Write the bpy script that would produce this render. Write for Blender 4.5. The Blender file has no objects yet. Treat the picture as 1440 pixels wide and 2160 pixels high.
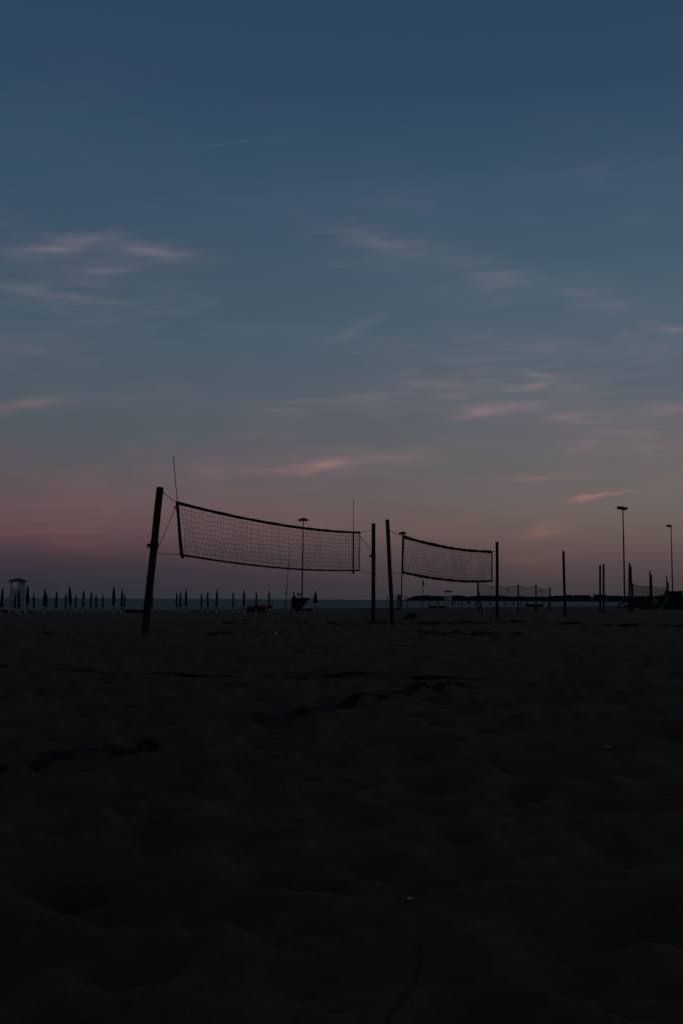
import bpy, math, random
import numpy as np
from mathutils import Vector, Matrix

R = math.radians
random.seed(7)
scene = bpy.context.scene
col = scene.collection

# ------------------------------------------------------------------ camera
F_PX, CX, CY = 2200.0, 720.0, 1080.0          # the photograph is 1440 x 2160
EYE = 0.64
PITCH, ROLL = math.atan(184.6 / F_PX), R(0.30)
cam_d = bpy.data.cameras.new('camera')
cam = bpy.data.objects.new('camera', cam_d)
col.objects.link(cam)
cam_d.sensor_fit = 'VERTICAL'
cam_d.sensor_height = 36.0
cam_d.lens = 36.0 * F_PX / 2160.0
cam_d.clip_start = 0.05
cam_d.clip_end = 60000
CAM_ROT = Matrix.Rotation(R(90) + PITCH, 3, 'X') @ Matrix.Rotation(ROLL, 3, 'Z')
cam.matrix_world = Matrix.Translation((0, 0, EYE)) @ CAM_ROT.to_4x4()
scene.camera = cam


def ray(px, py):
    return CAM_ROT @ Vector(((px - CX) / F_PX, (CY - py) / F_PX, -1.0))


def at(px, py, depth):
    """point in the place at a given distance (world y) seen in that direction"""
    d = ray(px, py)
    return Vector((0, 0, EYE)) + d * (depth / d.y)


def az_el(px, py):
    d = ray(px, py).normalized()
    return math.degrees(math.atan2(d.x, d.y)), math.degrees(math.asin(d.z))


# ------------------------------------------------------------------ render / exposure
scene.render.engine = 'CYCLES'
scene.view_settings.view_transform = 'Standard'
scene.view_settings.look = 'None'
scene.view_settings.gamma = 1.0
scene.view_settings.exposure = 0.0
scene.view_settings.use_curve_mapping = False
scene.cycles.use_denoising = False
scene.cycles.max_bounces = 4
scene.cycles.diffuse_bounces = 2
scene.cycles.glossy_bounces = 2
scene.cycles.transparent_max_bounces = 12


def lin(c):
    out = []
    for v in c:
        v = v / 255.0
        out.append(v / 12.92 if v <= 0.04045 else ((v + 0.055) / 1.055) ** 2.4)
    return tuple(out)


# ------------------------------------------------------------------ world: twilight sky
SUN_EL, SUN_AZ = -2.5, 72.0      # the sun has set, to the right of the camera
world = bpy.data.worlds.new('World')
scene.world = world
world.use_nodes = True
wt = world.node_tree
wt.nodes.clear()


class NG:
    """tiny helper for math node chains"""
    def __init__(self, tree):
        self.t = tree

    def new(self, kind, **kw):
        n = self.t.nodes.new(kind)
        for k, v in kw.items():
            setattr(n, k, v)
        return n

    def put(self, sock, v):
        if isinstance(v, (int, float)):
            sock.default_value = v
        elif isinstance(v, tuple):
            sock.default_value = v
        else:
            self.t.links.new(v, sock)

    def m(self, op, a, b=None, c=None, clamp=False):
        n = self.new('ShaderNodeMath', operation=op, use_clamp=clamp)
        self.put(n.inputs[0], a)
        if b is not None:
            self.put(n.inputs[1], b)
        if c is not None:
            self.put(n.inputs[2], c)
        return n.outputs[0]

    def step(self, v, a, b, lo=0.0, hi=1.0):
        n = self.new('ShaderNodeMapRange', interpolation_type='SMOOTHSTEP')
        self.put(n.inputs['Value'], v)
        n.inputs['From Min'].default_value = a
        n.inputs['From Max'].default_value = b
        n.inputs['To Min'].default_value = lo
        n.inputs['To Max'].default_value = hi
        return n.outputs['Result']

    def xyz(self, x, y, z):
        n = self.new('ShaderNodeCombineXYZ')
        for i, v in enumerate((x, y, z)):
            self.put(n.inputs[i], v)
        return n.outputs[0]

    def noise(self, vec, scale, detail=4.0, rough=0.55):
        n = self.new('ShaderNodeTexNoise')
        self.put(n.inputs['Vector'], vec)
        n.inputs['Scale'].default_value = scale
        n.inputs['Detail'].default_value = detail
        n.inputs['Roughness'].default_value = rough
        return n.outputs['Fac']

    def mix(self, fac, a, b, blend='MIX'):
        n = self.new('ShaderNodeMix', data_type='RGBA', blend_type=blend)
        self.put(n.inputs[0], fac)
        for s, v in ((n.inputs[6], a), (n.inputs[7], b)):
            if isinstance(v, tuple) and len(v) == 3:
                v = v + (1.0,)
            self.put(s, v)
        return n.outputs[2]

    def ramp(self, fac, stops):
        n = self.new('ShaderNodeValToRGB')
        self.put(n.inputs[0], fac)
        cr = n.color_ramp
        while len(cr.elements) > 1:
            cr.elements.remove(cr.elements[-1])
        for i, (p, c) in enumerate(stops):
            e = cr.elements[0] if i == 0 else cr.elements.new(p)
            e.position = p
            e.color = (c[0], c[1], c[2], 1)
        return n.outputs[0]


g = NG(wt)
tc = g.new('ShaderNodeTexCoord')
nrm = g.new('ShaderNodeVectorMath', operation='NORMALIZE')
wt.links.new(tc.outputs['Generated'], nrm.inputs[0])
sp = g.new('ShaderNodeSeparateXYZ')
wt.links.new(nrm.outputs[0], sp.inputs[0])
sx, sy, sz = sp.outputs
EL = g.m('MULTIPLY', g.m('ARCSINE', sz), 57.29578)          # degrees above the horizon
AZ = g.m('MULTIPLY', g.m('ARCTAN2', sx, sy), 57.29578)      # degrees to the right of +Y
ELF = g.m('DIVIDE', EL, 90.0, clamp=True)

# colour of the clear sky by elevation: away from the sunset / towards it
LEFT = [(1262, (46, 48, 57)), (1230, (49, 48, 58)), (1195, (58, 51, 60)), (1160, (75, 60, 67)), (1120, (93, 72, 77)),
        (1070, (95, 79, 83)), (1010, (88, 83, 89)), (940, (82, 87, 95)), (850, (77, 89, 100)), (720, (69, 88, 103)),
        (560, (63, 83, 101)), (400, (55, 79, 100)), (200, (47, 71, 95)), (0, (43, 68, 92))]
RIGHT = [(1262, (61, 58, 63)), (1235, (69, 61, 66)), (1205, (78, 67, 71)), (1160, (93, 79, 79)), (1110, (104, 92, 89)),
         (1050, (105, 98, 97)), (950, (98, 98, 102)), (850, (89, 97, 106)), (750, (79, 95, 109)), (600, (70, 92, 109)),
         (400, (58, 82, 103)), (200, (46, 70, 95)), (0, (43, 67, 92))]
SKY_GAIN = 1.0


def sky_ramp(rows):
    st = []
    for py, c in rows:
        el = az_el(720, py)[1]
        st.append((max(el, 0.0) / 90.0, tuple(v * SKY_GAIN for v in lin(c))))
    st.append((45 / 90.0, lin((37, 57, 81))))
    st.append((62 / 90.0, lin((29, 47, 70))))
    st.append((1.0, lin((24, 40, 62))))
    return g.ramp(ELF, st)


flat = g.m('SQRT', g.m('ADD', g.m('MULTIPLY', sx, sx), g.m('MULTIPLY', sy, sy)))
inv = g.m('DIVIDE', 1.0, g.m('MAXIMUM', flat, 0.02))
toward = g.m('MULTIPLY', g.m('ADD', g.m('MULTIPLY', sx, math.sin(R(SUN_AZ))), g.m('MULTIPLY', sy, math.cos(R(SUN_AZ)))), inv)
lo_, hi_ = math.cos(R(SUN_AZ + 19)), math.cos(R(SUN_AZ - 19))
fac = g.step(toward, lo_, hi_)
sky = g.mix(fac, sky_ramp(LEFT), sky_ramp(RIGHT))
# the arch of light goes on brightening towards the set sun and darkens away from it
low = g.step(EL, 55.0, 5.0)
gain = g.m('ADD', g.step(toward, hi_, 1.0, 0.0, 0.20), g.step(toward, -1.0, lo_, -0.35, 0.0))
gain = g.m('ADD', 1.0, g.m('MULTIPLY', gain, low))
sky = g.mix(1.0, sky, gain, 'MULTIPLY')

# thin high cloud: streaks lit from below the horizon, in sky angles (degrees)
wob = g.xyz(g.m('MULTIPLY', AZ, 0.33), g.m('MULTIPLY', EL, 1.0), 0.0)
n1 = g.noise(wob, 0.7, 4.0, 0.55)
n2 = g.noise(g.xyz(g.m('MULTIPLY', AZ, 0.33), g.m('MULTIPLY', EL, 1.0), 7.3), 0.9, 5.0, 0.6)
AZW = g.m('ADD', AZ, g.m('MULTIPLY', g.m('SUBTRACT', n2, 0.5), 1.6))
ELW = g.m('ADD', EL, g.m('MULTIPLY', g.m('SUBTRACT', n1, 0.5), 0.9))
tiltv = g.m('MULTIPLY_ADD', AZ, -0.06, EL)
fib = g.noise(g.xyz(g.m('MULTIPLY', AZW, 0.24), g.m('MULTIPLY', tiltv, 1.8), 3.1), 1.3, 5.0, 0.52)
puff = g.noise(g.xyz(g.m('MULTIPLY', AZW, 0.55), g.m('MULTIPLY', ELW, 1.2), 5.7), 0.8, 4.0, 0.5)
WISP = g.m('MULTIPLY', g.step(fib, 0.32, 0.70, 0.40, 1.50), g.step(puff, 0.30, 0.66, 0.70, 1.25))

ANG = g.xyz(AZW, ELW, 0.0)


def streak(vec, x0, y0, x1, y1, th, amp, acc):
    a0, e0 = az_el(x0, y0)
    a1, e1 = az_el(x1, y1)
    L = math.hypot(a1 - a0, e1 - e0)
    mp = wt.nodes.new('ShaderNodeMapping')
    mp.vector_type = 'TEXTURE'
    wt.links.new(vec, mp.inputs['Vector'])
    mp.inputs['Location'].default_value = ((a0 + a1) / 2, (e0 + e1) / 2, 0)
    mp.inputs['Rotation'].default_value = (0, 0, math.atan2(e1 - e0, a1 - a0))
    mp.inputs['Scale'].default_value = (L * 0.92, th / F_PX * 57.3 * 2.5, 1)
    gr = wt.nodes.new('ShaderNodeTexGradient')
    gr.gradient_type = 'QUADRATIC_SPHERE'
    wt.links.new(mp.outputs[0], gr.inputs[0])
    if acc is None:
        return g.m('MULTIPLY', gr.outputs['Fac'], amp)
    return g.m('MULTIPLY_ADD', gr.outputs['Fac'], amp, acc)


# x0, y0, x1, y1 (the two ends), half thickness, strength
STREAKS = [
    (10, 536, 240, 504, 17, 0.040), (210, 520, 440, 545, 18, 0.050), (150, 570, 350, 574, 17, 0.045),
    (-60, 598, 240, 636, 15, 0.036), (160, 638, 480, 634, 24, 0.036), (620, 462, 1000, 555, 24, 0.036),
    (850, 528, 1250, 620, 22, 0.032), (690, 722, 805, 672, 14, 0.034), (1180, 600, 1300, 640, 16, 0.012),
    (1080, 856, 1250, 886, 13, 0.042), (1065, 820, 1190, 806, 13, 0.040), (1150, 806, 1320, 832, 20, 0.030), (1330, 864, 1490, 862, 18, 0.040),
    (-70, 862, 200, 838, 16, 0.040), (480, 996, 920, 960, 22, 0.060),
    (1190, 952, 1275, 930, 13, 0.042), (1240, 932, 1490, 938, 24, 0.042),
    (870, 1120, 1000, 1100, 16, 0.036), (1360, 686, 1470, 698, 13, 0.040), (760, 825, 1260, 775, 66, 0.040),
    (0, 1060, 380, 1080, 44, 0.022), (130, 1040, 440, 1015, 28, 0.022), (730, 822, 880, 834, 10, 0.026),
    (1000, 725, 1470, 748, 30, 0.030), (-60, 1122, 300, 1134, 30, 0.026), (360, 1050, 680, 1070, 46, 0.018),
    (940, 1160, 1230, 1170, 28, 0.018), (420, 690, 640, 693, 13, 0.018), (480, 765, 560, 772, 14, 0.014), (1080, 870, 1460, 900, 46, 0.030),
]
CRISP = [
    (10, 532, 120, 522, 9, 0.040), (80, 524, 250, 494, 10, 0.075), (180, 506, 440, 546, 11, 0.034), (0, 600, 220, 632, 7, 0.018),
    (700, 492, 960, 548, 9, 0.018), (950, 880, 1060, 864, 7, 0.090), (1000, 866, 1150, 851, 7, 0.075), (1085, 783, 1180, 800, 5, 0.055),
    (1085, 824, 1180, 802, 5, 0.035), (1340, 868, 1480, 858, 9, 0.045), (-50, 862, 130, 846, 8, 0.045), (560, 992, 760, 976, 8, 0.070),
    (640, 998, 720, 972, 9, 0.070), (700, 970, 890, 958, 8, 0.050), (280, 990, 370, 984, 6, 0.028), (1030, 1011, 1240, 1004, 5, 0.055),
    (1198, 1057, 1270, 1045, 5, 0.170), (1230, 1049, 1335, 1036, 3.5, 0.130), (1095, 1130, 1195, 1118, 8, 0.080), (1120, 1112, 1165, 1104, 8, 0.040),
    (1200, 952, 1270, 930, 7, 0.035), (1370, 684, 1460, 700, 7, 0.035), (1160, 882, 1250, 890, 5, 0.035), (690, 720, 805, 672, 6, 0.014),
]
total = None
for row in STREAKS:
    total = streak(ANG, *row, total)
n3 = g.noise(g.xyz(g.m('MULTIPLY', AZ, 0.6), EL, 2.2), 1.9, 5.0, 0.55)
ANG2 = g.xyz(g.m('MULTIPLY_ADD', n2, 0.9, g.m('ADD', AZ, -0.45)), g.m('MULTIPLY_ADD', n3, 0.52, g.m('ADD', EL, -0.26)), 0.0)
fine = None
for row in CRISP:
    fine = streak(ANG2, *row, fine)
# a wide veil of cirrus over the whole sky, thinner towards the zenith
veil = g.noise(g.xyz(g.m('MULTIPLY', AZ, 0.10), g.m('MULTIPLY', EL, 0.34), 11.0), 1.0, 5.0, 0.55)
veil = g.m('MULTIPLY', g.step(veil, 0.42, 0.78, 0.0, 0.024), g.step(EL, 12.0, 30.0, 1.0, 0.05))
veil = g.m('MULTIPLY', g.m('MULTIPLY', veil, g.step(EL, 0.0, 4.0)), WISP)
pink = g.m('ADD', g.m('MULTIPLY', total, g.m('MULTIPLY', WISP, 0.74)), veil)
pink = g.m('ADD', pink, g.m('MULTIPLY', fine, g.step(fib, 0.30, 0.70, 0.75, 1.25)))
tint = g.mix(g.step(EL, 3.0, 17.0), (1.0, 0.22, 0.15), (1.0, 0.56, 0.50))     # redder towards the horizon
cl = g.mix(1.0, tint, pink, 'MULTIPLY')
sky = g.mix(1.0, sky, cl, 'ADD')
# condensation trail
trail = streak(g.xyz(g.m('MULTIPLY_ADD', n2, 0.2, g.m('ADD', AZ, -0.1)), g.m('MULTIPLY_ADD', n1, 0.12, g.m('ADD', EL, -0.06)), 0.0),
               316, 316, 655, 281, 2.6, 0.013, None)
sky = g.mix(1.0, sky, g.mix(1.0, (1.0, 0.75, 0.6), g.m('MULTIPLY', trail, WISP), 'MULTIPLY'), 'ADD')

bg = g.new('ShaderNodeBackground')
wt.links.new(sky, bg.inputs['Color'])
bg.inputs['Strength'].default_value = 1.0
# the atmosphere's own twilight on top of it
ns = g.new('ShaderNodeTexSky')
ns.sky_type = 'NISHITA'
ns.sun_disc = False
ns.sun_elevation = R(SUN_EL)
ns.sun_rotation = R(SUN_AZ)
bg2 = g.new('ShaderNodeBackground')
wt.links.new(ns.outputs[0], bg2.inputs['Color'])
bg2.inputs['Strength'].default_value = 0.02
add = g.new('ShaderNodeAddShader')
wt.links.new(bg.outputs[0], add.inputs[0])
wt.links.new(bg2.outputs[0], add.inputs[1])
wo = g.new('ShaderNodeOutputWorld')
wt.links.new(add.outputs[0], wo.inputs['Surface'])

# afterglow: a very weak, very wide light from where the sun went down
sun_d = bpy.data.lights.new('afterglow_sun', 'SUN')
sun_d.energy = 0.022
sun_d.angle = R(35)
sun_d.color = (1.0, 0.90, 0.88)
sun = bpy.data.objects.new('afterglow_sun', sun_d)
col.objects.link(sun)
to_sun = Vector((math.sin(R(SUN_AZ)) * math.cos(R(11)), math.cos(R(SUN_AZ)) * math.cos(R(11)), math.sin(R(11))))
sun.rotation_euler = to_sun.to_track_quat('Z', 'Y').to_euler()

# ------------------------------------------------------------------ materials
MATS = {}


def mat(name, base, var=0.25, scale=6.0, rough=0.8, metallic=0.0, bump=0.0, bscale=40.0, spec=0.3, stretch=(1, 1, 1)):
    if name in MATS:
        return MATS[name]
    m_ = bpy.data.materials.new(name)
    m_.use_nodes = True
    t = m_.node_tree
    b = t.nodes['Principled BSDF']
    k = NG(t)
    c = k.new('ShaderNodeTexCoord')
    mp = k.new('ShaderNodeMapping')
    t.links.new(c.outputs['Object'], mp.inputs[0])
    mp.inputs['Scale'].default_value = stretch
    nf = k.noise(mp.outputs[0], scale, 5.0, 0.6)
    lo = tuple(x * (1 - var) for x in base)
    hi = tuple(x * (1 + var) for x in base)
    cl_ = k.ramp(nf, [(0.32, lo), (0.68, hi)])
    t.links.new(cl_, b.inputs['Base Color'])
    b.inputs['Roughness'].default_value = rough
    b.inputs['Metallic'].default_value = metallic
    b.inputs['Specular IOR Level'].default_value = spec
    if bump:
        bn = k.new('ShaderNodeBump')
        bn.inputs['Strength'].default_value = bump
        bn.inputs['Distance'].default_value = 0.01
        t.links.new(k.noise(mp.outputs[0], bscale, 3.0), bn.inputs['Height'])
        t.links.new(bn.outputs[0], b.inputs['Normal'])
    MATS[name] = m_
    return m_


M_POST = mat('tarred_wood', (0.030, 0.026, 0.022), 0.35, 5, 0.85, bump=0.4, bscale=30, spec=0.15, stretch=(3, 3, 0.4))
M_BAND = mat('dark_webbing', (0.016, 0.020, 0.016), 0.25, 20, 0.9, spec=0.1)
M_CORD = mat('net_cord', (0.020, 0.014, 0.014), 0.2, 30, 0.9, spec=0.1)
M_ROPE = mat('dark_rope', (0.035, 0.028, 0.024), 0.3, 40, 0.9, spec=0.1)
M_ANT = mat('antenna_red', (0.10, 0.022, 0.018), 0.2, 20, 0.6)
M_STEEL = mat('weathered_steel', (0.06, 0.055, 0.05), 0.3, 8, 0.55, 0.3)
M_LAMP = mat('dark_lamp_metal', (0.035, 0.030, 0.028), 0.25, 8, 0.6)
M_LENS = mat('lamp_glass', (0.25, 0.22, 0.19), 0.1, 8, 0.25)
M_PARA = mat('navy_canvas', (0.014, 0.022, 0.034), 0.35, 9, 0.9, spec=0.1)
M_PARA2 = mat('teal_canvas', (0.014, 0.032, 0.036), 0.35, 9, 0.9, spec=0.1)
M_WHITE = mat('white_paint', (0.42, 0.40, 0.36), 0.12, 6, 0.6)
M_WPOLE = mat('white_pole_paint', (0.40, 0.39, 0.34), 0.15, 6, 0.6)
M_DPOLE = mat('dark_pole', (0.03, 0.03, 0.035), 0.2, 6, 0.6)
M_DISC = mat('dark_disc', (0.02, 0.026, 0.028), 0.2, 6, 0.6)
M_ROOF = mat('red_brown_roof', (0.11, 0.050, 0.040), 0.25, 6, 0.85)
M_GREY = mat('pale_grey_board', (0.34, 0.335, 0.31), 0.15, 5, 0.7)
M_TARP = mat('dark_teal_tarp', (0.008, 0.022, 0.024), 0.35, 3, 0.7, spec=0.15)
M_BLACK = mat('black_plastic', (0.010, 0.011, 0.011), 0.25, 4, 0.75, spec=0.15)
M_ORANGE = mat('orange_hull', (0.14, 0.048, 0.020), 0.3, 3, 0.6)
M_BROWN = mat('brown_hull', (0.045, 0.030, 0.022), 0.35, 4, 0.8)
M_BEIGE = mat('beige_cloth', (0.28, 0.22, 0.18), 0.15, 4, 0.9)
M_TAPE = mat('blue_court_tape', (0.0050, 0.0045, 0.0060), 0.25, 6, 0.8, spec=0.15)
M_LEAF = mat('far_foliage', (0.010, 0.018, 0.018), 0.4, 0.05, 0.95, spec=0.0)
M_SHRUB = mat('shrub_leaves', (0.016, 0.026, 0.018), 0.5, 1.2, 0.9, spec=0.05)
M_FLAG = mat('dark_red_flag', (0.07, 0.014, 0.014), 0.2, 6, 0.9)
M_FRAME = mat('grey_frame_paint', (0.10, 0.12, 0.125), 0.2, 5, 0.6)
M_WOOD = mat('old_wood', (0.028, 0.022, 0.017), 0.35, 4, 0.85, bump=0.3)
M_RAG = bpy.data.materials.new('thin_white_cloth')
M_RAG.use_nodes = True
_k = NG(M_RAG.node_tree)
M_RAG.node_tree.nodes.remove(M_RAG.node_tree.nodes['Principled BSDF'])
_d, _t, _x = _k.new('ShaderNodeBsdfDiffuse'), _k.new('ShaderNodeBsdfTranslucent'), _k.new('ShaderNodeMixShader')
_c = _k.ramp(_k.noise(_k.new('ShaderNodeTexCoord').outputs['Object'], 12.0), [(0.3, (0.74, 0.73, 0.70)), (0.7, (0.88, 0.87, 0.84))])
_k.put(_d.inputs[0], _c)
_k.put(_t.inputs[0], _c)
_k.put(_x.inputs[1], _d.outputs[0])
_k.put(_x.inputs[2], _t.outputs[0])
_k.put(M_RAG.node_tree.nodes['Material Output'].inputs['Surface'], _x.outputs[0])
M_SHELL = mat('pale_shell', (0.55, 0.52, 0.46), 0.15, 60, 0.5)


def sand_material():
    m_ = bpy.data.materials.new('sand')
    m_.use_nodes = True
    t = m_.node_tree
    b = t.nodes['Principled BSDF']
    k = NG(t)
    c = k.new('ShaderNodeTexCoord').outputs['Object']
    big = k.noise(c, 0.25, 4.0, 0.6)
    mid = k.noise(c, 2.2, 5.0, 0.6)
    fine = k.noise(c, 70.0, 3.0, 0.6)
    grain = k.noise(c, 420.0, 2.0, 0.7)
    f = k.m('ADD', k.m('MULTIPLY', big, 0.35), k.m('ADD', k.m('MULTIPLY', mid, 0.4), k.m('MULTIPLY', fine, 0.25)))
    base = k.ramp(f, [(0.35, (0.090, 0.0500, 0.0255)), (0.5, (0.120, 0.0665, 0.0340)), (0.66, (0.150, 0.084, 0.043))])
    t.links.new(base, b.inputs['Base Color'])
    b.inputs['Roughness'].default_value = 0.95
    b.inputs['Specular IOR Level'].default_value = 0.06
    bn = k.new('ShaderNodeBump')
    bn.inputs['Strength'].default_value = 0.55
    bn.inputs['Distance'].default_value = 0.012
    hgt = k.m('ADD', k.m('MULTIPLY', fine, 0.6), k.m('ADD', k.m('MULTIPLY', grain, 0.18), k.m('MULTIPLY', k.noise(c, 18.0, 4.0), 1.0)))
    t.links.new(hgt, bn.inputs['Height'])
    t.links.new(bn.outputs[0], b.inputs['Normal'])
    return m_


def sea_material():
    m_ = bpy.data.materials.new('sea_water')
    m_.use_nodes = True
    t = m_.node_tree
    b = t.nodes['Principled BSDF']
    k = NG(t)
    c = k.new('ShaderNodeTexCoord').outputs['Object']
    t.nodes.remove(b)
    df = k.new('ShaderNodeBsdfDiffuse')
    df.inputs['Color'].default_value = (0.010, 0.026, 0.026, 1)
    gl = k.new('ShaderNodeBsdfGlossy')
    gl.inputs['Color'].default_value = (0.86, 0.82, 0.72, 1)
    gl.inputs['Roughness'].default_value = 0.42
    mx = k.new('ShaderNodeMixShader')
    mx.inputs[0].default_value = 0.235
    t.links.new(df.outputs[0], mx.inputs[1])
    t.links.new(gl.outputs[0], mx.inputs[2])
    t.links.new(mx.outputs[0], t.nodes['Material Output'].inputs['Surface'])
    mp = k.new('ShaderNodeMapping')
    t.links.new(c, mp.inputs[0])
    mp.inputs['Rotation'].default_value = (0, 0, R(58))
    mp.inputs['Scale'].default_value = (0.35, 1.0, 1.0)
    bn = k.new('ShaderNodeBump')
    bn.inputs['Strength'].default_value = 1.0
    bn.inputs['Distance'].default_value = 0.35
    h_ = k.m('ADD', k.noise(mp.outputs[0], 0.35, 4.0, 0.6), k.m('MULTIPLY', k.noise(mp.outputs[0], 0.06, 3.0), 2.0))
    t.links.new(h_, bn.inputs['Height'])
    t.links.new(bn.outputs[0], gl.inputs['Normal'])
    return m_


M_SAND = sand_material()
M_SEA = sea_material()

# ------------------------------------------------------------------ object helpers


def tag(o, label=None, cat=None, group=None, kind=None):
    if label:
        o['label'] = label
    if cat:
        o['category'] = cat
    if group:
        o['group'] = group
    if kind:
        o['kind'] = kind
    return o


def empty(name, loc, label, cat, group=None, rz=0.0):
    o = bpy.data.objects.new(name, None)
    o.empty_display_size = 0.2
    o.location = loc
    o.rotation_euler = (0, 0, rz)
    col.objects.link(o)
    return tag(o, label, cat, group)


class MB:
    def __init__(self):
        self.v, self.f = [], []

    def add(self, vs, fs):
        o = len(self.v)
        self.v += [tuple(p) for p in vs]
        self.f += [tuple(i + o for i in f) for f in fs]
        return self

    def box(self, lo, hi, taper=1.0):
        (x0, y0, z0), (x1, y1, z1) = lo, hi
        cx, cy = (x0 + x1) / 2, (y0 + y1) / 2
        t = lambda x, c: c + (x - c) * taper
        vs = [(x0, y0, z0), (x1, y0, z0), (x1, y1, z0), (x0, y1, z0),
              (t(x0, cx), t(y0, cy), z1), (t(x1, cx), t(y0, cy), z1), (t(x1, cx), t(y1, cy), z1), (t(x0, cx), t(y1, cy), z1)]
        return self.add(vs, [(0, 3, 2, 1), (4, 5, 6, 7), (0, 1, 5, 4), (1, 2, 6, 5), (2, 3, 7, 6), (3, 0, 4, 7)])

    def tube(self, pts, r, n=6, caps=True):
        pts = [Vector(p) for p in pts]
        rs = r if isinstance(r, (list, tuple)) else [r] * len(pts)
        o = len(self.v)
        for i, p in enumerate(pts):
            d = (pts[min(i + 1, len(pts) - 1)] - pts[max(i - 1, 0)]).normalized()
            ref = Vector((0, 0, 1)) if abs(d.z) < 0.9 else Vector((1, 0, 0))
            a = d.cross(ref).normalized()
            b = d.cross(a)
            for k in range(n):
                th = 2 * math.pi * k / n
                self.v.append(tuple(p + (a * math.cos(th) + b * math.sin(th)) * rs[i]))
        for i in range(len(pts) - 1):
            for k in range(n):
                k2 = (k + 1) % n
                self.f.append((o + i * n + k, o + i * n + k2, o + (i + 1) * n + k2, o + (i + 1) * n + k))
        if caps:
            self.f.append(tuple(o + k for k in range(n))[::-1])
            self.f.append(tuple(o + (len(pts) - 1) * n + k for k in range(n)))
        return self

    def lathe(self, prof, n=16, flute=0.0, lobes=6, phase=0.0, sway=(0, 0)):
        o = len(self.v)
        zt = prof[-1][1]
        zb = prof[0][1]
        for (r, z) in prof:
            t = (z - zb) / max(zt - zb, 1e-6)
            for k in range(n):
                th = 2 * math.pi * k / n
                rr = r * (1 + flute * math.cos(lobes * th + phase + z * 2.0))
                self.v.append((rr * math.cos(th) + sway[0] * t * t, rr * math.sin(th) + sway[1] * t * t, z))
        for i in range(len(prof) - 1):
            for k in range(n):
                k2 = (k + 1) % n
                self.f.append((o + i * n + k, o + i * n + k2, o + (i + 1) * n + k2, o + (i + 1) * n + k))
        self.f.append(tuple(o + k for k in range(n))[::-1])
        self.f.append(tuple(o + (len(prof) - 1) * n + k for k in range(n)))
        return self

    def mesh(self, name):
        me = bpy.data.meshes.new(name)
        me.from_pydata(self.v, [], self.f)
        me.update()
        return me

    def build(self, name, material, parent=None, smooth=False, loc=None, kind=None, label=None):
        me = self.mesh(name)
        me.materials.append(material)
        if smooth:
            me.polygons.foreach_set('use_smooth', [True] * len(me.polygons))
        return link(name, me, parent, loc, kind, label)


def link(name, me, parent=None, loc=None, kind=None, label=None):
    o = bpy.data.objects.new(name, me)
    col.objects.link(o)
    if parent is not None:
        o.parent = parent
    if loc is not None:
        o.location = loc
    return tag(o, label, None, None, kind)


def copy_tree(o, parent=None):
    c = o.copy()
    col.objects.link(c)
    c.parent = parent
    for ch in list(o.children):
        copy_tree(ch, c)
    return c


# ------------------------------------------------------------------ the lie of the land
SEA_Z = -1.2
SH_P = np.array([-47.0, 145.0])              # a point on the waterline
SH_N = np.array([0.848, -0.530])             # from the water towards the courts


def _hash(ix, iy, s):
    h = (ix.astype(np.int64) * 374761393 + iy.astype(np.int64) * 668265263 + s * 974634777) & 0xFFFFFFFF
    h = ((h ^ (h >> 13)) * 1274126177) & 0xFFFFFFFF
    h = ((h ^ (h >> 16)) * 2246822519) & 0xFFFFFFFF
    return ((h ^ (h >> 15)) & 0xFFFFFF) / float(0x1000000)


def gnoise(x, y, s):
    ix, iy = np.floor(x), np.floor(y)
    fx, fy = x - ix, y - iy
    u_, v_ = fx * fx * fx * (fx * (fx * 6 - 15) + 10), fy * fy * fy * (fy * (fy * 6 - 15) + 10)

    def gr(ox, oy):
        a = _hash(ix + ox, iy + oy, s) * 2 * math.pi
        return np.cos(a) * (fx - ox) + np.sin(a) * (fy - oy)
    a = gr(0, 0) * (1 - u_) + gr(1, 0) * u_
    b = gr(0, 1) * (1 - u_) + gr(1, 1) * u_
    return a * (1 - v_) + b * v_


def dents(x, y, cell, rad, depth, s, keep=0.7):
    """hollows left by feet, with a low rim pushed up round each"""
    gx, gy = np.floor(x / cell), np.floor(y / cell)
    out = np.zeros_like(x)
    for ox in (-1, 0, 1):
        for oy in (-1, 0, 1):
            cx, cy = gx + ox, gy + oy
            px = (cx + _hash(cx, cy, s)) * cell
            py = (cy + _hash(cx, cy, s + 1)) * cell
            a = _hash(cx, cy, s + 2) * math.pi
            k = _hash(cx, cy, s + 3)
            rr = rad * (0.6 + 0.8 * _hash(cx, cy, s + 4))
            dx_, dy_ = x - px, y - py
            u_ = (dx_ * np.cos(a) + dy_ * np.sin(a)) / (rr * 1.5)
            v_ = (dy_ * np.cos(a) - dx_ * np.sin(a)) / rr
            d2 = u_ * u_ + v_ * v_
            amp = np.where(k < keep, depth * (0.35 + 0.9 * k / keep), 0.0)
            out += amp * (-np.exp(-d2 * 1.1) + 0.42 * np.exp(-(np.sqrt(d2) - 1.45) ** 2 * 4.0))
    return out


def ground_macro(x, y):
    s = (x - SH_P[0]) * SH_N[0] + (y - SH_P[1]) * SH_N[1]
    z = np.interp(s, [-400, -60, 0, 12, 39, 61, 80, 96, 110], [-9.0, -2.6, -1.2, -1.10, -1.0, -0.65, -0.20, 0.0, 0.0])
    return z


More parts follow.
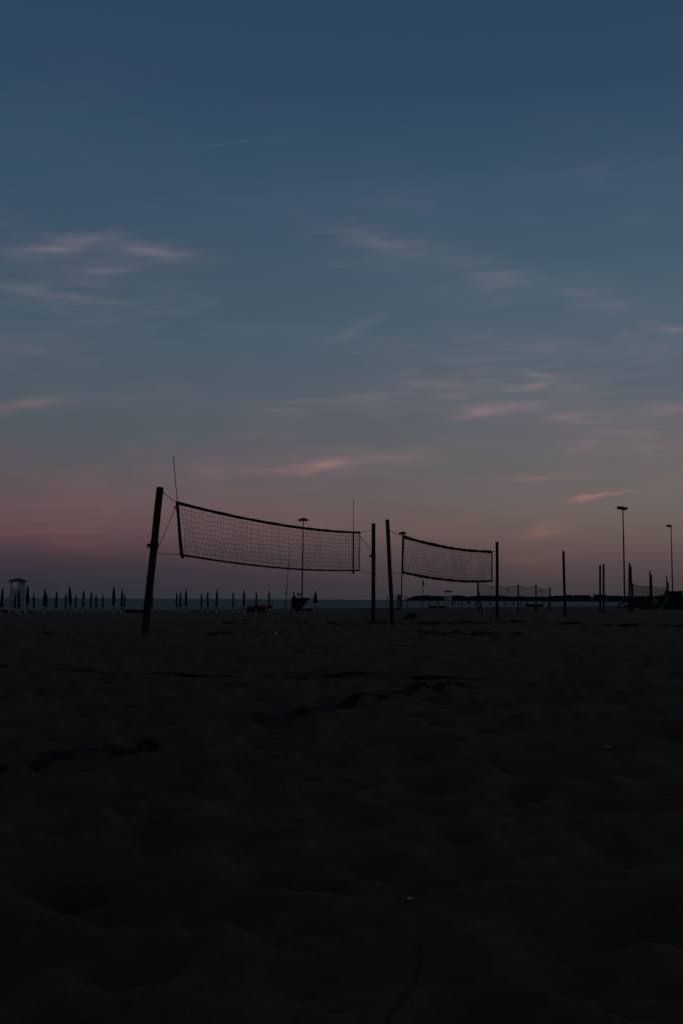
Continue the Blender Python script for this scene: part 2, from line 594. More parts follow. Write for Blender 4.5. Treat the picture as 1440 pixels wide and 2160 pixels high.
def ground_np(x, y):
    x = np.asarray(x, dtype=float)
    y = np.asarray(y, dtype=float)
    d = np.hypot(x, y)
    z = ground_macro(x, y)
    near = np.clip(10 / np.maximum(d, 1), 0, 1)
    det = 0.010 * gnoise(x * 0.55, y * 0.55, 3) + 0.016 * gnoise(x * 1.5, y * 1.5, 5) + 0.030 * gnoise(x * 3.6, y * 3.6, 9)
    rid = 1 - np.abs(gnoise(x * 5.2 + 2, y * 5.2, 17)) * 2.2                 # pushed-up edges between steps
    det = det + 0.010 * np.clip(rid, 0, 1) ** 2 + (0.010 * gnoise(x * 9, y * 9, 12) + 0.006 * gnoise(x * 21, y * 21, 14) + 0.003 * gnoise(x * 47, y * 47, 15)) * near
    det = det + dents(x, y, 0.50, 0.135, 0.056, 21, 0.9) + dents(x + 9.3, y - 4.1, 0.28, 0.080, 0.042, 41, 0.8)
    det = det + 0.05 * gnoise(x * 0.12, y * 0.12, 33) * np.clip((d - 12) / 20, 0, 1)
    return z + det * np.clip(1.4 - d / 160, 0.25, 1.0)


def gz(x, y):
    return float(ground_np(np.array([x]), np.array([y]))[0])


def on_ground(px, depth):
    """point on the sand in that direction, at that distance"""
    d = ray(px, 1264.6)
    x = d.x * depth / d.y
    return Vector((x, depth, gz(x, depth)))


def hit(px, py):
    """point of the level court sand seen at that place"""
    d = ray(px, py)
    far = -EYE / d.z * 1.25
    ts = np.linspace(far * 0.55, far, 400)
    gap = EYE + d.z * ts - ground_np(d.x * ts, d.y * ts)
    k = np.nonzero(gap <= 0)[0]
    t = float(ts[k[0]]) if len(k) else -EYE / d.z
    return Vector((d.x * t, d.y * t, 0.0))


def build_ground():
    ang = np.concatenate([np.linspace(-180, -29, 44)[:-1], np.linspace(-29, 29, 430), np.linspace(29, 180, 44)[1:-1]])
    inv = np.linspace(1 / 0.9, 1 / 26.0, 640)
    rad = np.concatenate([[0.25, 0.5, 0.7], 1 / inv, np.geomspace(26.0, 900, 120)[1:]])
    A, RR = np.meshgrid(np.radians(ang), rad)
    X, Y = RR * np.sin(A), RR * np.cos(A)
    Z = ground_np(X.ravel(), Y.ravel())
    nr, na = X.shape
    co = np.stack([X.ravel(), Y.ravel(), Z], 1)
    co = np.vstack([co, [[0, 0, 0]]])
    i, j = np.meshgrid(np.arange(nr - 1), np.arange(na), indexing='ij')
    j2 = (j + 1) % na
    quads = np.stack([i * na + j, (i + 1) * na + j, (i + 1) * na + j2, i * na + j2], -1).reshape(-1, 4)
    quads = quads[:, ::-1]
    ctr = nr * na
    tris = np.stack([np.full(na, ctr), (np.arange(na) + 1) % na, np.arange(na)], 1)
    me = bpy.data.meshes.new('sand_beach')
    me.vertices.add(len(co))
    me.vertices.foreach_set('co', co.ravel())
    nl = quads.size + tris.size
    me.loops.add(nl)
    me.loops.foreach_set('vertex_index', np.concatenate([quads.ravel(), tris.ravel()]).astype(np.int32))
    npoly = len(quads) + len(tris)
    me.polygons.add(npoly)
    starts = np.concatenate([np.arange(len(quads)) * 4, quads.size + np.arange(len(tris)) * 3]).astype(np.int32)
    me.polygons.foreach_set('loop_start', starts)
    me.update(calc_edges=True)
    me.polygons.foreach_set('use_smooth', [True] * npoly)
    me.materials.append(M_SAND)
    o = link('sand_beach', me)
    tag(o, kind='structure')


build_ground()

# the sea reaches the horizon
sea = MB()
ringr = [60, 200, 500, 1200, 3000, 8000, 40000]
nseg = 72
vs = []
for r_ in ringr:
    for k in range(nseg):
        a = 2 * math.pi * k / nseg
        vs.append((r_ * math.sin(a), r_ * math.cos(a), 0))
fs = []
for i in range(len(ringr) - 1):
    for k in range(nseg):
        k2 = (k + 1) % nseg
        fs.append((i * nseg + k, i * nseg + k2, (i + 1) * nseg + k2, (i + 1) * nseg + k)[::-1])
sea.add(vs, fs)
tag(sea.build('sea', M_SEA, loc=(0, 0, SEA_Z)), kind='structure')


# far headland across the bay: low land with a wood on it
def headland():
    near, far = 2300.0, 3300.0
    ax0 = math.tan(R(az_el(846, 1265)[0]))
    xs = np.concatenate([np.linspace(ax0 * near, 1000, 360), np.linspace(1000, 2600, 120)[1:]])
    land, wood = MB(), MB()
    rows = 7
    lv, wv = [], []
    for i, x in enumerate(xs):
        u_ = x - xs[0]
        g_ = float(gnoise(np.array([x / 90.0]), np.array([0.3]), 4)[0])
        g2 = float(gnoise(np.array([x / 18.0]), np.array([2.3]), 6)[0])
        g3 = float(gnoise(np.array([x / 420.0]), np.array([5.3]), 8)[0])
        hgt = np.interp(u_, [0, 14, 30, 60, 200, 330, 370, 520, 1200], [0.8, 2.6, 10.0, 11.6, 11.2, 11.6, 14.0, 13.6, 14.5]) + (2.0 * g_ + 3.4 * g2 + 1.5 * g3) * min(1, u_ / 60)
        lh = min(1.3, 0.4 + u_ * 0.02)
        sk = 0.12 * u_
        for r_ in range(rows):
            t = r_ / (rows - 1)
            prof = math.sin(math.pi * min(1.0, t * 1.15 + 0.12) ** 0.55) if 0 < t < 1 else 0.0
            y = near + sk + t * 260
            w_ = hgt * max(prof, 0.0) + (1.5 * float(gnoise(np.array([x / 14.0]), np.array([r_ * 3.7]), 15)[0]) if 0 < t < 1 else 0)
            wv.append((x, y, max(w_, 0.0) - 0.2))
            lv.append((x, near + sk - 14 + t * 330, (lh if 0 < t < 1 else -0.4)))
    fs = []
    for i in range(len(xs) - 1):
        for r_ in range(rows - 1):
            a = i * rows + r_
            fs.append((a, a + rows, a + rows + 1, a + 1))
    land.add(lv, fs)
    wood.add(wv, fs)
    tag(land.build('headland', mat('headland_earth', (0.03, 0.03, 0.024), 0.2, 0.02, 0.95), loc=(0, 0, SEA_Z)), kind='structure')
    w = wood.build('woodland', M_LEAF, loc=(0, 0, SEA_Z), smooth=False)
    tag(w, 'dark line of trees along the far headland across the bay', 'woodland', kind='stuff')


headland()


# ------------------------------------------------------------------ posts
def post(name, label, top, base_px, depth, r, group, tape=(), winch=None, n=14, cat='post'):
    """a round timber post; top = (px, py) of its top, base_px = px where it enters the sand"""
    b = on_ground(base_px, depth)
    t = at(top[0], top[1], depth)
    root = empty(name, b, label, cat, group)
    v_ = t - b
    m = MB()
    rnd = random.Random(label)
    pts, rs = [], []
    for i in range(9):
        s = -0.22 + 1.22 * i / 8
        wob_ = Vector((rnd.uniform(-1, 1), rnd.uniform(-1, 1), 0)) * 0.004
        pts.append(v_ * s + (wob_ if 0 < i < 8 else Vector((0, 0, 0))))
        rs.append(r * (1.05 - 0.08 * max(s, 0)) * rnd.uniform(0.985, 1.015))
    pts.append(pts[-1] + v_.normalized() * 0.012)
    rs.append(rs[-1] * 0.86)
    m.tube(pts, rs, n)
    m.build('pole', M_POST, root, smooth=False)
    for (s0, s1, mt) in tape:
        w = MB()
        w.tube([v_ * s0, v_ * s1], r * 1.06, n)
        w.build('tape_band', mt, root)
    if winch:
        s, sd = winch
        c = v_ * s
        w = MB()
        w.tube([c - v_.normalized() * 0.07, c + v_.normalized() * 0.07], r * 1.16, n)
        cl_ = w.build('winch_collar', M_BLACK, root)
        k = MB()
        a_ = Vector((sd, -0.25, 0)).normalized()
        k.tube([c + a_ * r * 0.8, c + a_ * (r + 0.055)], 0.028, 10)
        k.tube([c + a_ * (r + 0.05) + Vector((0, 0, -0.06)), c + a_ * (r + 0.05) + Vector((0, 0, 0.02))], 0.012, 8)
        k.build('winch_handle', M_BLACK, root)
    return root, b, v_


G1 = 'posts of the volleyball courts'
p1 = post('net_post', 'tall thick leaning post at the near end of the large net', (338.5, 1029), 308, 18.8, 0.066, G1, winch=(0.60, -1))
p2 = post('net_post', 'upright dark post at the far end of the large net', (786.5, 1105), 786, 28.0, 0.054, G1, winch=(0.68, -1))
p3 = post('net_post', 'leaning dark post at the near end of the smaller net', (815.5, 1097), 826.5, 26.6, 0.052, G1)
p4 = post('net_post', 'upright dark post at the far end of the smaller net', (1047, 1143.5), 1047.5, 36.3, 0.052, G1)
post('court_post', 'lone dark post standing right of the low netting fence', (1187, 1163), 1190.5, 42.4, 0.052, G1)
post('court_post', 'left post of the upright pair left of the tall floodlight', (1264.2, 1192), 1264.2, 56.5, 0.053, G1, tape=[(0.58, 0.66, M_STEEL)])
post('court_post', 'right post of the upright pair left of the tall floodlight', (1271.7, 1190), 1271.5, 56.0, 0.053, G1)
post('court_post', 'taller post of the crossed pair right of the tall floodlight', (1326.3, 1187.5), 1325, 60.0, 0.053, G1, tape=[(0.56, 0.63, M_STEEL)])
post('court_post', 'shorter post of the crossed pair right of the tall floodlight', (1329.2, 1195), 1331, 60.5, 0.053, G1)
post('court_post', 'taller post at the middle of the dark netting near the right edge', (1369.4, 1204), 1370.5, 74.0, 0.052, G1)
post('court_post', 'shorter post at the middle of the dark netting near the right edge', (1372.6, 1212), 1374, 76.0, 0.052, G1)
post('court_post', 'taller post rising beside the black hut', (1404.8, 1215), 1406, 84.5, 0.05, G1)
post('court_post', 'shorter bent post rising beside the black hut', (1407.3, 1228), 1409, 85.5, 0.06, G1)


# ------------------------------------------------------------------ volleyball nets
def sag_line(a, b, sag, n):
    return [a.lerp(b, i / n) - Vector((0, 0, sag * 4 * (i / n) * (1 - i / n))) for i in range(n + 1)]


def band(mb, line, half, thick, normal, wave=0.0, seed=0):
    """a strip of webbing that follows a line: closed, with a little thickness"""
    rnd = random.Random(seed)
    o = len(mb.v)
    up = Vector((0, 0, 1))
    for i, p in enumerate(line):
        h_ = half * (1 + rnd.uniform(-wave, wave))
        c = p + Vector((0, 0, rnd.uniform(-wave, wave) * half * 0.5))
        for (su, sn) in ((-1, -1), (1, -1), (1, 1), (-1, 1)):
            mb.v.append(tuple(c + up * su * h_ + normal * sn * thick))
    for i in range(len(line) - 1):
        for k in range(4):
            k2 = (k + 1) % 4
            mb.f.append((o + i * 4 + k, o + i * 4 + k2, o + (i + 1) * 4 + k2, o + (i + 1) * 4 + k))
    e = o + (len(line) - 1) * 4
    mb.f.append((o, o + 1, o + 2, o + 3))
    mb.f.append((e + 3, e + 2, e + 1, e))


def net(label, tl, tr, bl, br, sag_t, sag_b, top_half, bot_half, cols, rows, cord, group, seed, billow=0.09, side_r=0.012, wave=0.12):
    base = Vector((tl.x, tl.y, gz(tl.x, tl.y)))
    root = empty('volleyball_net', base, label, 'net', group)
    tl, tr, bl, br = [p - base for p in (tl, tr, bl, br)]
    n = 40
    top, bot = sag_line(tl, tr, sag_t, n), sag_line(bl, br, sag_b, n)
    nrm_ = (tr - tl).cross(Vector((0, 0, 1))).normalized()
    m = MB()
    band(m, top, top_half, 0.006, nrm_, wave, seed)
    m.build('top_band', M_BAND, root)
    m = MB()
    band(m, bot, bot_half, 0.006, nrm_, wave, seed + 1)
    m.build('bottom_band', M_BAND, root)
    for a, b in ((tl, bl), (tr, br)):
        m = MB()
        m.tube([a, a.lerp(b, 0.3) + nrm_ * 0.006, a.lerp(b, 0.7) - nrm_ * 0.004, b], side_r, 8)
        m.build('side_band', M_BAND, root)
    # the mesh of cords
    rnd = random.Random(seed)
    ph = [rnd.uniform(0, 6.28) for _ in range(8)]

    def P(u_, v_):
        a = sag_at(top, u_)
        b = sag_at(bot, u_)
        p = a.lerp(b, v_)
        mid = math.sin(math.pi * v_)
        bl_ = billow * mid * (math.sin(u_ * 7 + ph[0]) * 0.6 + math.sin(u_ * 17 + ph[1]) * 0.35)
        shift = mid * (0.030 * math.sin(u_ * 31 + v_ * 3 + ph[2]) + 0.016 * math.sin(u_ * 57 - v_ * 5 + ph[3]))
        lift = 0.014 * math.sin(u_ * 43 + v_ * 9 + ph[4]) + 0.013 * math.sin(u_ * 91 + v_ * 5 + ph[5])
        # slack near the free corners: cords are drawn towards the band
        slack = 0.10 * math.exp(-u_ * 14) * math.sin(math.pi * v_ ** 1.6) * 0.8
        ax = (tr - tl).normalized()
        return p + nrm_ * bl_ + ax * (shift + slack) + Vector((0, 0, lift * mid))

    def sag_at(line, u_):
        f = max(0.0, min(0.99999, u_)) * (len(line) - 1)
        i = int(f)
        return line[i].lerp(line[i + 1], f - i)
    m = MB()
    for c in range(1, cols):
        u_ = c / cols + rnd.uniform(-0.12, 0.12) / cols
        m.tube([P(u_, v_ / rows) for v_ in range(rows + 1)], cord * rnd.uniform(0.85, 1.15), 3, caps=False)
    for r_ in range(1, rows):
        m.tube([P(c / cols, r_ / rows + 0.008 * math.sin(c * 1.7 + r_)) for c in range(cols + 1)], cord, 3, caps=False)
    o = m.build('netting', M_CORD, root, kind='stuff')
    return root, top, bot, base


def rope(root, base, a, b, sag=0.02, r=0.007, name='guy_rope'):
    m = MB()
    m.tube([p - base for p in sag_line(a, b, sag, 8)], r, 6)
    return m.build(name, M_ROPE, root)


GN = 'volleyball nets'
D1, D2 = 19.7, 27.2
n1r, t1, b1, base1 = net('large near volleyball net with two upright antennas', at(372, 1060, D1), at(757, 1123.5, D2),
                         at(381.5, 1170, D1), at(757, 1203, D2), 0.115, 0.10, 0.030, 0.020, 84, 10, 0.0040, GN, 11)
for (pa, pb, d_) in (((366.3, 964), (385.5, 1176), D1 + 0.12), ((743.8, 1053), (743.8, 1208), D2 - 0.25)):
    a_, b_ = at(*pa, d_), at(*pb, d_)
    m = MB()
    m.tube([a_ - base1, b_ - base1], 0.0075, 8)
    o = m.build('antenna', M_ANT, n1r)
    f0 = 0.46
    m = MB()
    m.tube([a_.lerp(b_, f0) - base1, b_ - base1], 0.021, 8)
    m.build('antenna_sleeve', M_BAND, o)
    m = MB()
    m.tube([a_.lerp(b_, 0.97) - base1, a_.lerp(b_, 1.01) - base1], 0.030, 8)
    m.build('antenna_clip', M_BAND, o)


def knot(root, base, p, r=0.02):
    m = MB()
    m.lathe([(r * 0.4, -r), (r, -r * 0.4), (r, r * 0.4), (r * 0.4, r)], 8)
    m.build('knot', M_ROPE, root, loc=p - base)


DP1, DP2 = 18.8, 28.0
rope(n1r, base1, at(345, 1039, DP1), at(372, 1059, D1), 0.01)
rope(n1r, base1, at(371, 1069, D1), at(334.5, 1155, DP1), 0.02, 0.0065)
rope(n1r, base1, at(331, 1167, DP1), at(382, 1169, D1), 0.01, 0.0065)
rope(n1r, base1, at(757, 1123, D2), at(783, 1117.5, DP2), 0.0, 0.0065)
rope(n1r, base1, at(758, 1131, D2), at(783, 1163, DP2), 0.01, 0.0065)
rope(n1r, base1, at(757, 1203, D2), at(783, 1209, DP2), 0.02, 0.0065)
knot(n1r, base1, at(369.5, 1070, D1))
knot(n1r, base1, at(345, 1039, DP1), 0.016)
knot(n1r, base1, at(381, 1168.5, D1))
knot(n1r, base1, at(758, 1124, D2))

E1, E2 = 28.7, 35.4
n2r, t2, b2, base2 = net('smaller far volleyball net with wide dark bands', at(849, 1132, E1), at(1036, 1164, E2),
                         at(848, 1207.5, E1), at(1036.5, 1225.5, E2), 0.10, 0.10, 0.044, 0.038, 84, 10, 0.0042, GN, 23, side_r=0.022, wave=0.22)
rope(n2r, base2, at(820, 1119, 26.6), at(848, 1130, E1), 0.02, 0.0065)
rope(n2r, base2, at(825, 1209, 26.6), at(848, 1208, E1), 0.0, 0.0065)
rope(n2r, base2, at(1036, 1163.5, E2), at(1045, 1163, 36.3), 0.0, 0.0065)
rope(n2r, base2, at(1036, 1226, E2), at(1045, 1228, 36.3), 0.01, 0.0065)
rope(n2r, base2, at(1036.5, 1226, E2), at(1037, 1238, E2), 0.0, 0.004, 'loose_cord')
knot(n2r, base2, at(1039, 1163, E2))


# ------------------------------------------------------------------ low netting fences behind the courts
def low_fence(label, posts_, cell, cord, drop, band_half, rags=(), bands=True, sag=0.10, brace=()):
    """posts_ = (px, top_py, depth); netting hangs between them"""
    feet = [on_ground(px, d) for px, ty, d in posts_]
    tops = [at(px, ty, d) for px, ty, d in posts_]
    root = empty('netting_fence', feet[0], label, 'netting')
    base = feet[0]
    for i, (f_, t_) in enumerate(zip(feet, tops)):
        m = MB()
        m.tube([f_ - base - Vector((0, 0, 0.3)), t_ - base], 0.045, 10)
        m.build('post', M_POST, root)
        for (bi, dpx) in brace:
            if bi == i:
                foot = on_ground(posts_[i][0] + dpx, posts_[i][2] - 0.6)
                m = MB()
                m.tube([foot - base - Vector((0, 0, 0.1)), f_.lerp(t_, 0.80) - base], 0.04, 8)
                m.build('brace', M_POST, root)
    for i in range(len(tops) - 1):
        a = feet[i].lerp(tops[i], 0.97)
        b = feet[i + 1].lerp(tops[i + 1], 0.97)
        L = (b - a).length
        nseg = 14
        rnd = random.Random(i + 3)
        top = [p - Vector((0, 0, rnd.uniform(0, 0.03) if 0 < k < nseg else 0)) for k, p in enumerate(sag_line(a - base, b - base, sag, nseg))]
        nrm_ = (b - a).cross(Vector((0, 0, 1))).normalized()
        if bands:
            m = MB()
            band(m, top, band_half, 0.005, nrm_, 0.3, i)
            m.build('top_cord', M_BAND, root)

        def tp(u_):
            f = min(0.9999, u_) * nseg
            k = int(f)
            return top[k].lerp(top[k + 1], f - k)
        m = MB()
        nc, nr = int(L / cell), max(2, int(drop / cell))
        for c in range(nc + 1):
            p = tp(c / nc)
            m.tube([p, p + nrm_ * 0.03 - Vector((0, 0, drop * 0.5)), p - Vector((0, 0, drop))], cord, 3, caps=False)
        for r_ in range(1, nr + 1):
            m.tube([tp(k / nseg) - Vector((0, 0, drop * r_ / nr)) + nrm_ * 0.03 * math.sin(math.pi * r_ / nr) for k in range(nseg + 1)], cord, 3, caps=False)
        m.build('netting', M_CORD, root, kind='stuff')
    return root, base


lf, lfb = low_fence('long low sagging netting on dark posts behind the courts',
                    [(1006.5, 1229, 56.0), (1091.5, 1233, 62.5), (1129, 1233.5, 65.8), (1159, 1238.5, 68.8)],
                    0.060, 0.0028, 0.78, 0.012, sag=0.13, brace=((0, 9), (3, -6)))
GR = 'white rags tied to the low netting'
for (x0, y0, x1, y1, d_, lb) in ((1068, 1240, 1073, 1249, 60.2, 'white rag hanging from the netting nearest the smaller net'),
                                 (1138.5, 1243, 1142, 1251, 66.2, 'white rag hanging from the netting, second from the left')):
    a, b = at(x0, y0, d_), at(x1, y1, d_)
    m = MB()
    pts = [a.lerp(b, t) for t in (0, .25, .5, .75, 1)]
    wd = [0.04, 0.07, 0.09, 0.08, 0.03]
    vs, fs = [], []
    for i, p in enumerate(pts):
        for (sx_, sy_) in ((-1, 0), (0, -0.03), (1, 0), (0, 0.03)):
            vs.append(p - a + Vector((sx_ * wd[i], sy_ - 0.05, 0)))
    for i in range(4):
        for k in range(4):
            k2 = (k + 1) % 4
            fs.append((i * 4 + k, i * 4 + k2, i * 4 + 4 + k2, i * 4 + 4 + k))
    m.add(vs, fs)
    tag(m.build('cloth_rag', M_RAG, loc=a), lb, 'rag', GR)

low_fence('dark dense netting between paired posts near the right edge',
          [(1332.5, 1230.5, 61.5), (1370.8, 1234.5, 75.0), (1404.5, 1238.5, 86.0)], 0.12, 0.0030, 0.72, 0.014, sag=0.06)


# ------------------------------------------------------------------ floodlight masts
def floodlight(label, px, head_py, depth, heads, size, group):
    """heads = (across, away) offsets of each lamp from the pole top, in metres"""
    b = on_ground(px[1], depth)
    t = at(px[0], head_py, depth)
    root = empty('floodlight_mast', b, label, 'floodlight', group)
    v_ = t - b
    m = MB()
    m.tube([v_ * -0.03, v_ * 0.10, v_ * 0.5, v_ * 1.0], [0.125, 0.115, 0.095, 0.065], 12)
    m.build('pole', M_LAMP, root)
    m = MB()
    m.lathe([(0.09, -0.14), (0.14, -0.08), (0.14, 0.02), (0.05, 0.07)], 10)
    m.build('hub', M_LAMP, root, loc=v_)
    for (ox, oy, oz) in heads:
        d = Vector((ox, oy, 0)).normalized()
        s = Vector((-d.y, d.x, 0))
        e = v_ + Vector((ox, oy, oz))
        MB().tube([v_, v_.lerp(e, 0.5) + Vector((0, 0, 0.06)), e + Vector((0, 0, 0.08))], 0.035, 6).build('arm', M_LAMP, root)
        m = MB()
        dn = Vector((d.x * 0.34, d.y * 0.34, -0.94)).normalized()      # looks down and outward
        up = dn.cross(s).normalized()
        vs = []
        for (w_, off) in ((1.0, 0.07), (1.0, 0.0), (0.80, -0.13), (0.40, -0.22)):
            for (p_, q_) in ((-1, -0.7), (-0.7, -1), (0.7, -1), (1, -0.7), (1, 0.7), (0.7, 1), (-0.7, 1), (-1, 0.7)):
                vs.append(e + s * p_ * size * 0.5 * w_ + up * q_ * size * 0.5 * w_ + dn * off)
        fs = [tuple(range(8))[::-1], tuple(range(24, 32))]
        for k in range(3):
            for j in range(8):
                j2 = (j + 1) % 8
                fs.append((k * 8 + j, k * 8 + j2, k * 8 + 8 + j2, k * 8 + 8 + j))
        m.add(vs, fs)
        h_ = m.build('lamp_head', M_LAMP, root)
        vs = [e + s * p_ * size * 0.42 + up * q_ * size * 0.42 + dn * 0.076 for (p_, q_) in ((-1, -1), (1, -1), (1, 1), (-1, 1))]
        MB().add(vs, [(0, 1, 2, 3)]).build('lens', M_LENS, h_)
    return root, b


GF = 'floodlight masts'
floodlight('floodlight mast seen through the large net, rising behind the dark boat', (640.5, 637.5), 1098, 150,
           ((-0.52, -0.1, 0.0), (0.52, 0.1, 0.0), (0.08, -0.5, 0.14), (-0.12, 0.5, 0.16)), 0.56, GF)
floodlight('floodlight mast at the near edge of the smaller net', (847.5, 845), 1126, 180,
           ((-0.46, -0.1, 0.0), (0.46, 0.1, 0.0), (0.08, -0.45, 0.14), (-0.08, 0.45, 0.14)), 0.52, GF)
floodlight('tallest floodlight mast at the right, behind the crossed posts', (1312.5, 1316.5), 1074, 130,
           ((-0.55, -0.25, 0.10), (-0.16, 0.40, 0.14), (0.22, -0.30, 0.0), (-0.20, -0.5, 0.06)), 0.56, GF)
floodlight('floodlight mast beside the right edge, above the black hut', (1414, 1418), 1111.5, 160,
           ((-0.48, -0.15, 0.10), (-0.10, 0.3, 0.14)), 0.52, GF)


# ------------------------------------------------------------------ closed parasols
def canopy_profile(kind):
    if kind == 0:
        return [(0.045, 0.70), (0.095, 0.76), (0.105, 0.95), (0.088, 1.12), (0.070, 1.22), (0.092, 1.34), (0.098, 1.6), (0.080, 1.85), (0.050, 2.06), (0.020, 2.20)]
    if kind == 1:
        return [(0.04, 0.72), (0.075, 0.78), (0.098, 1.0), (0.112, 1.25), (0.110, 1.5), (0.092, 1.8), (0.06, 2.06), (0.02, 2.2)]
    if kind == 2:
        return [(0.06, 0.74), (0.15, 0.78), (0.145, 0.92), (0.075, 1.02), (0.085, 1.15), (0.095, 1.45), (0.085, 1.75), (0.05, 2.05), (0.02, 2.2)]
    return [(0.24, 0.98), (0.235, 1.08), (0.20, 1.25), (0.165, 1.5), (0.12, 1.8), (0.065, 2.05), (0.02, 2.2)]


PARA_ME = {}


def para_meshes(kind, mt):
    key = (kind, mt.name)
    if key in PARA_ME:
        return PARA_ME[key]
    out = {}

    def keep(nm, mb, m_, smooth=True):
        me = mb.mesh(nm)
        me.materials.append(m_)
        if smooth:
            me.polygons.foreach_set('use_smooth', [True] * len(me.polygons))
        out[nm] = me
    keep('pole', MB().tube([(0, 0, -0.35), (0, 0, 0.54)], [0.042, 0.040], 10), M_WPOLE)
    keep('mast', MB().tube([(0, 0, 0.54), (0, 0, 2.24)], 0.020, 8), M_DPOLE)
    keep('tray', MB().lathe([(0.10, 0.50), (0.23, 0.525), (0.24, 0.545), (0.03, 0.56)], 18), M_DISC)
    keep('canopy', MB().lathe(canopy_profile(kind), 24, 0.17, 6, 0.4 * kind, (0.012 * kind - 0.01, 0)), mt)
    zs = {0: 1.22, 1: 1.25, 2: 1.02, 3: 1.5}[kind]
    rs = {0: 0.080, 1: 0.125, 2: 0.085, 3: 0.18}[kind]
    keep('strap', MB().lathe([(rs, zs - 0.025), (rs * 1.04, zs), (rs, zs + 0.025)], 16), M_BAND)
    keep('finial', MB().lathe([(0.018, 2.18), (0.026, 2.22), (0.012, 2.27), (0.004, 2.30)], 8), M_DPOLE)
    PARA_ME[key] = out
    return out


def parasol(px, top_py, base_py, label, kind=0, tilt=0.0, depth=None, mt=None, group='closed parasols on the beach', simple=False):
    dpt = depth or 2.3 * F_PX / (base_py - top_py)
    b = on_ground(px, dpt)
    t = at(px, top_py, dpt)
    s = (t.z - b.z) / 2.30
    o = empty('closed_parasol', b, label, 'parasol', group)
    o.scale = (s, s, s)
    rr_ = random.Random(label)
    o.rotation_euler = (R(rr_.uniform(-1.5, 1.5)), R(tilt + rr_.uniform(-1.6, 1.6)), 0)
    ms = para_meshes(kind, mt or M_PARA)
    cn = None
    for nm in ('pole', 'mast', 'tray', 'canopy', 'finial'):
        if simple and nm in ('finial',):
            continue
        c = link(nm, ms[nm], o)
        if nm == 'canopy':
            cn = c
    if not simple:
        link('strap', ms['strap'], cn)
    return o


ORD = ['first', 'second', 'third', 'fourth', 'fifth', 'sixth', 'seventh', 'eighth', 'ninth', 'tenth', 'eleventh', 'twelfth', 'thirteenth', 'fourteenth', 'fifteenth']
LEFT_P = [(72.5, 1249, 1298, 0, 0), (93.5, 1240, 1300, 1, 1), (99.5, 1251, 1296, 0, 0), (119.5, 1245, 1298, 2, -1),
          (139.5, 1250, 1297, 0, 0), (151.5, 1235, 1300, 1, -4.5), (160, 1252, 1297, 0, 1), (175.5, 1242, 1300, 0, 0.5),
          (192, 1245, 1297, 0, 0), (204, 1250, 1297, 0, 0), (217.5, 1252, 1296, 2, 1), (241, 1236, 1300, 1, 0),
          (256.5, 1240, 1298, 2, 2), (263, 1252, 1296, 0, 0)]
parasol(4.5, 1238, 1302, 'closed dark parasol at the left edge, left of the lookout tower', 2, 2)
parasol(31, 1250, 1296, 'small closed parasol before the left half of the pale lookout tower', 2, 2)
parasol(42, 1242, 1300, 'closed parasol before the right half of the pale lookout tower', 2, -1)
parasol(59, 1233, 1301, 'large closed parasol just right of the pale lookout tower', 1, 0)
for i, (x, a, b, k, tl_) in enumerate(LEFT_P):
    extra = ', tilted' if abs(tl_) > 4 else (', large' if b - a >= 63 else (', small' if b - a <= 47 else ''))
    if i < 9:
        parasol(x, a, b, '%s closed parasol right of the large one beside the lookout tower%s' % (ORD[i], extra), k, tl_)
    else:
        parasol(x, a, b, '%s closed parasol left of the thick leaning net post%s' % (ORD[13 - i], extra), k, tl_)
parasol(321.5, 1244, 1299, 'closed parasol hidden behind the thick leaning net post', 0, 0)
MID_P = [(373, 1248, 1297, 0, 0), (381.5, 1246, 1298, 2, 0), (393, 1240, 1298, 2, 1), (426.5, 1250, 1295, 0, 0), (439.5, 1246, 1297, 0, 0.5),
         (458, 1241, 1297, 2, 1.0), (493, 1247.5, 1297, 0, 0), (514.5, 1242, 1297, 0, 0)]
for i, (x, a, b, k, tl_) in enumerate(MID_P):
    if i < 4:
        lb = '%s closed parasol right of the thick leaning net post' % ORD[i]
    else:
        lb = '%s closed parasol left of the orange boat' % ORD[7 - i]
    parasol(x, a, b, lb + (', lower canopy bulging' if k == 2 else ''), k, tl_)
parasol(541, 1247.5, 1296, 'closed parasol in front of the middle of the orange boat', 0, 0)
parasol(569, 1244, 1297, 'closed parasol in front of the orange boat\'s raised bow', 0, 0)
parasol(620.5, 1245, 1297, 'closed parasol in front of the dark boat\'s stern', 0, 0)
parasol(665.5, 1245, 1294, 'loosely folded wide parasol right of the dark boat\'s bow', 3, 0, mt=M_PARA2)
FAR_P = [(904, 2), (922, 0), (952.5, 0), (958, 2), (966, 0), (973, 2), (986.5, 3), (1001.5, 2), (1033, 0), (1064, 0), (1082, 0), (1097, 0), (1111, 0)]
FL = ['tiny far parasol above the left end of the two small boats', 'tiny far parasol between the two small dark boats',
      'first tiny far parasol right of the far lookout tower', 'second tiny far parasol right of the far lookout tower', 'third tiny far parasol right of the far lookout tower',
      'fourth tiny far parasol right of the far lookout tower', 'fifth tiny far parasol right of the far lookout tower, wide canopy', 'tiny far parasol just left of the braced fence post',
      'tiny far parasol just left of the far post of the smaller net', 'first tiny far parasol right of the smaller net, under the netting', 'second tiny far parasol right of the smaller net, under the netting',
      'tiny far parasol right of the second netting fence post', 'tiny far parasol between the second and third netting fence posts']
for i, (x, k) in enumerate(FAR_P):
    parasol(x, 1259.5, 1283, FL[i], k, 0, depth=205 + 10 * math.sin(i * 2.3), mt=M_PARA2, group='tiny far parasols by the water', simple=True)


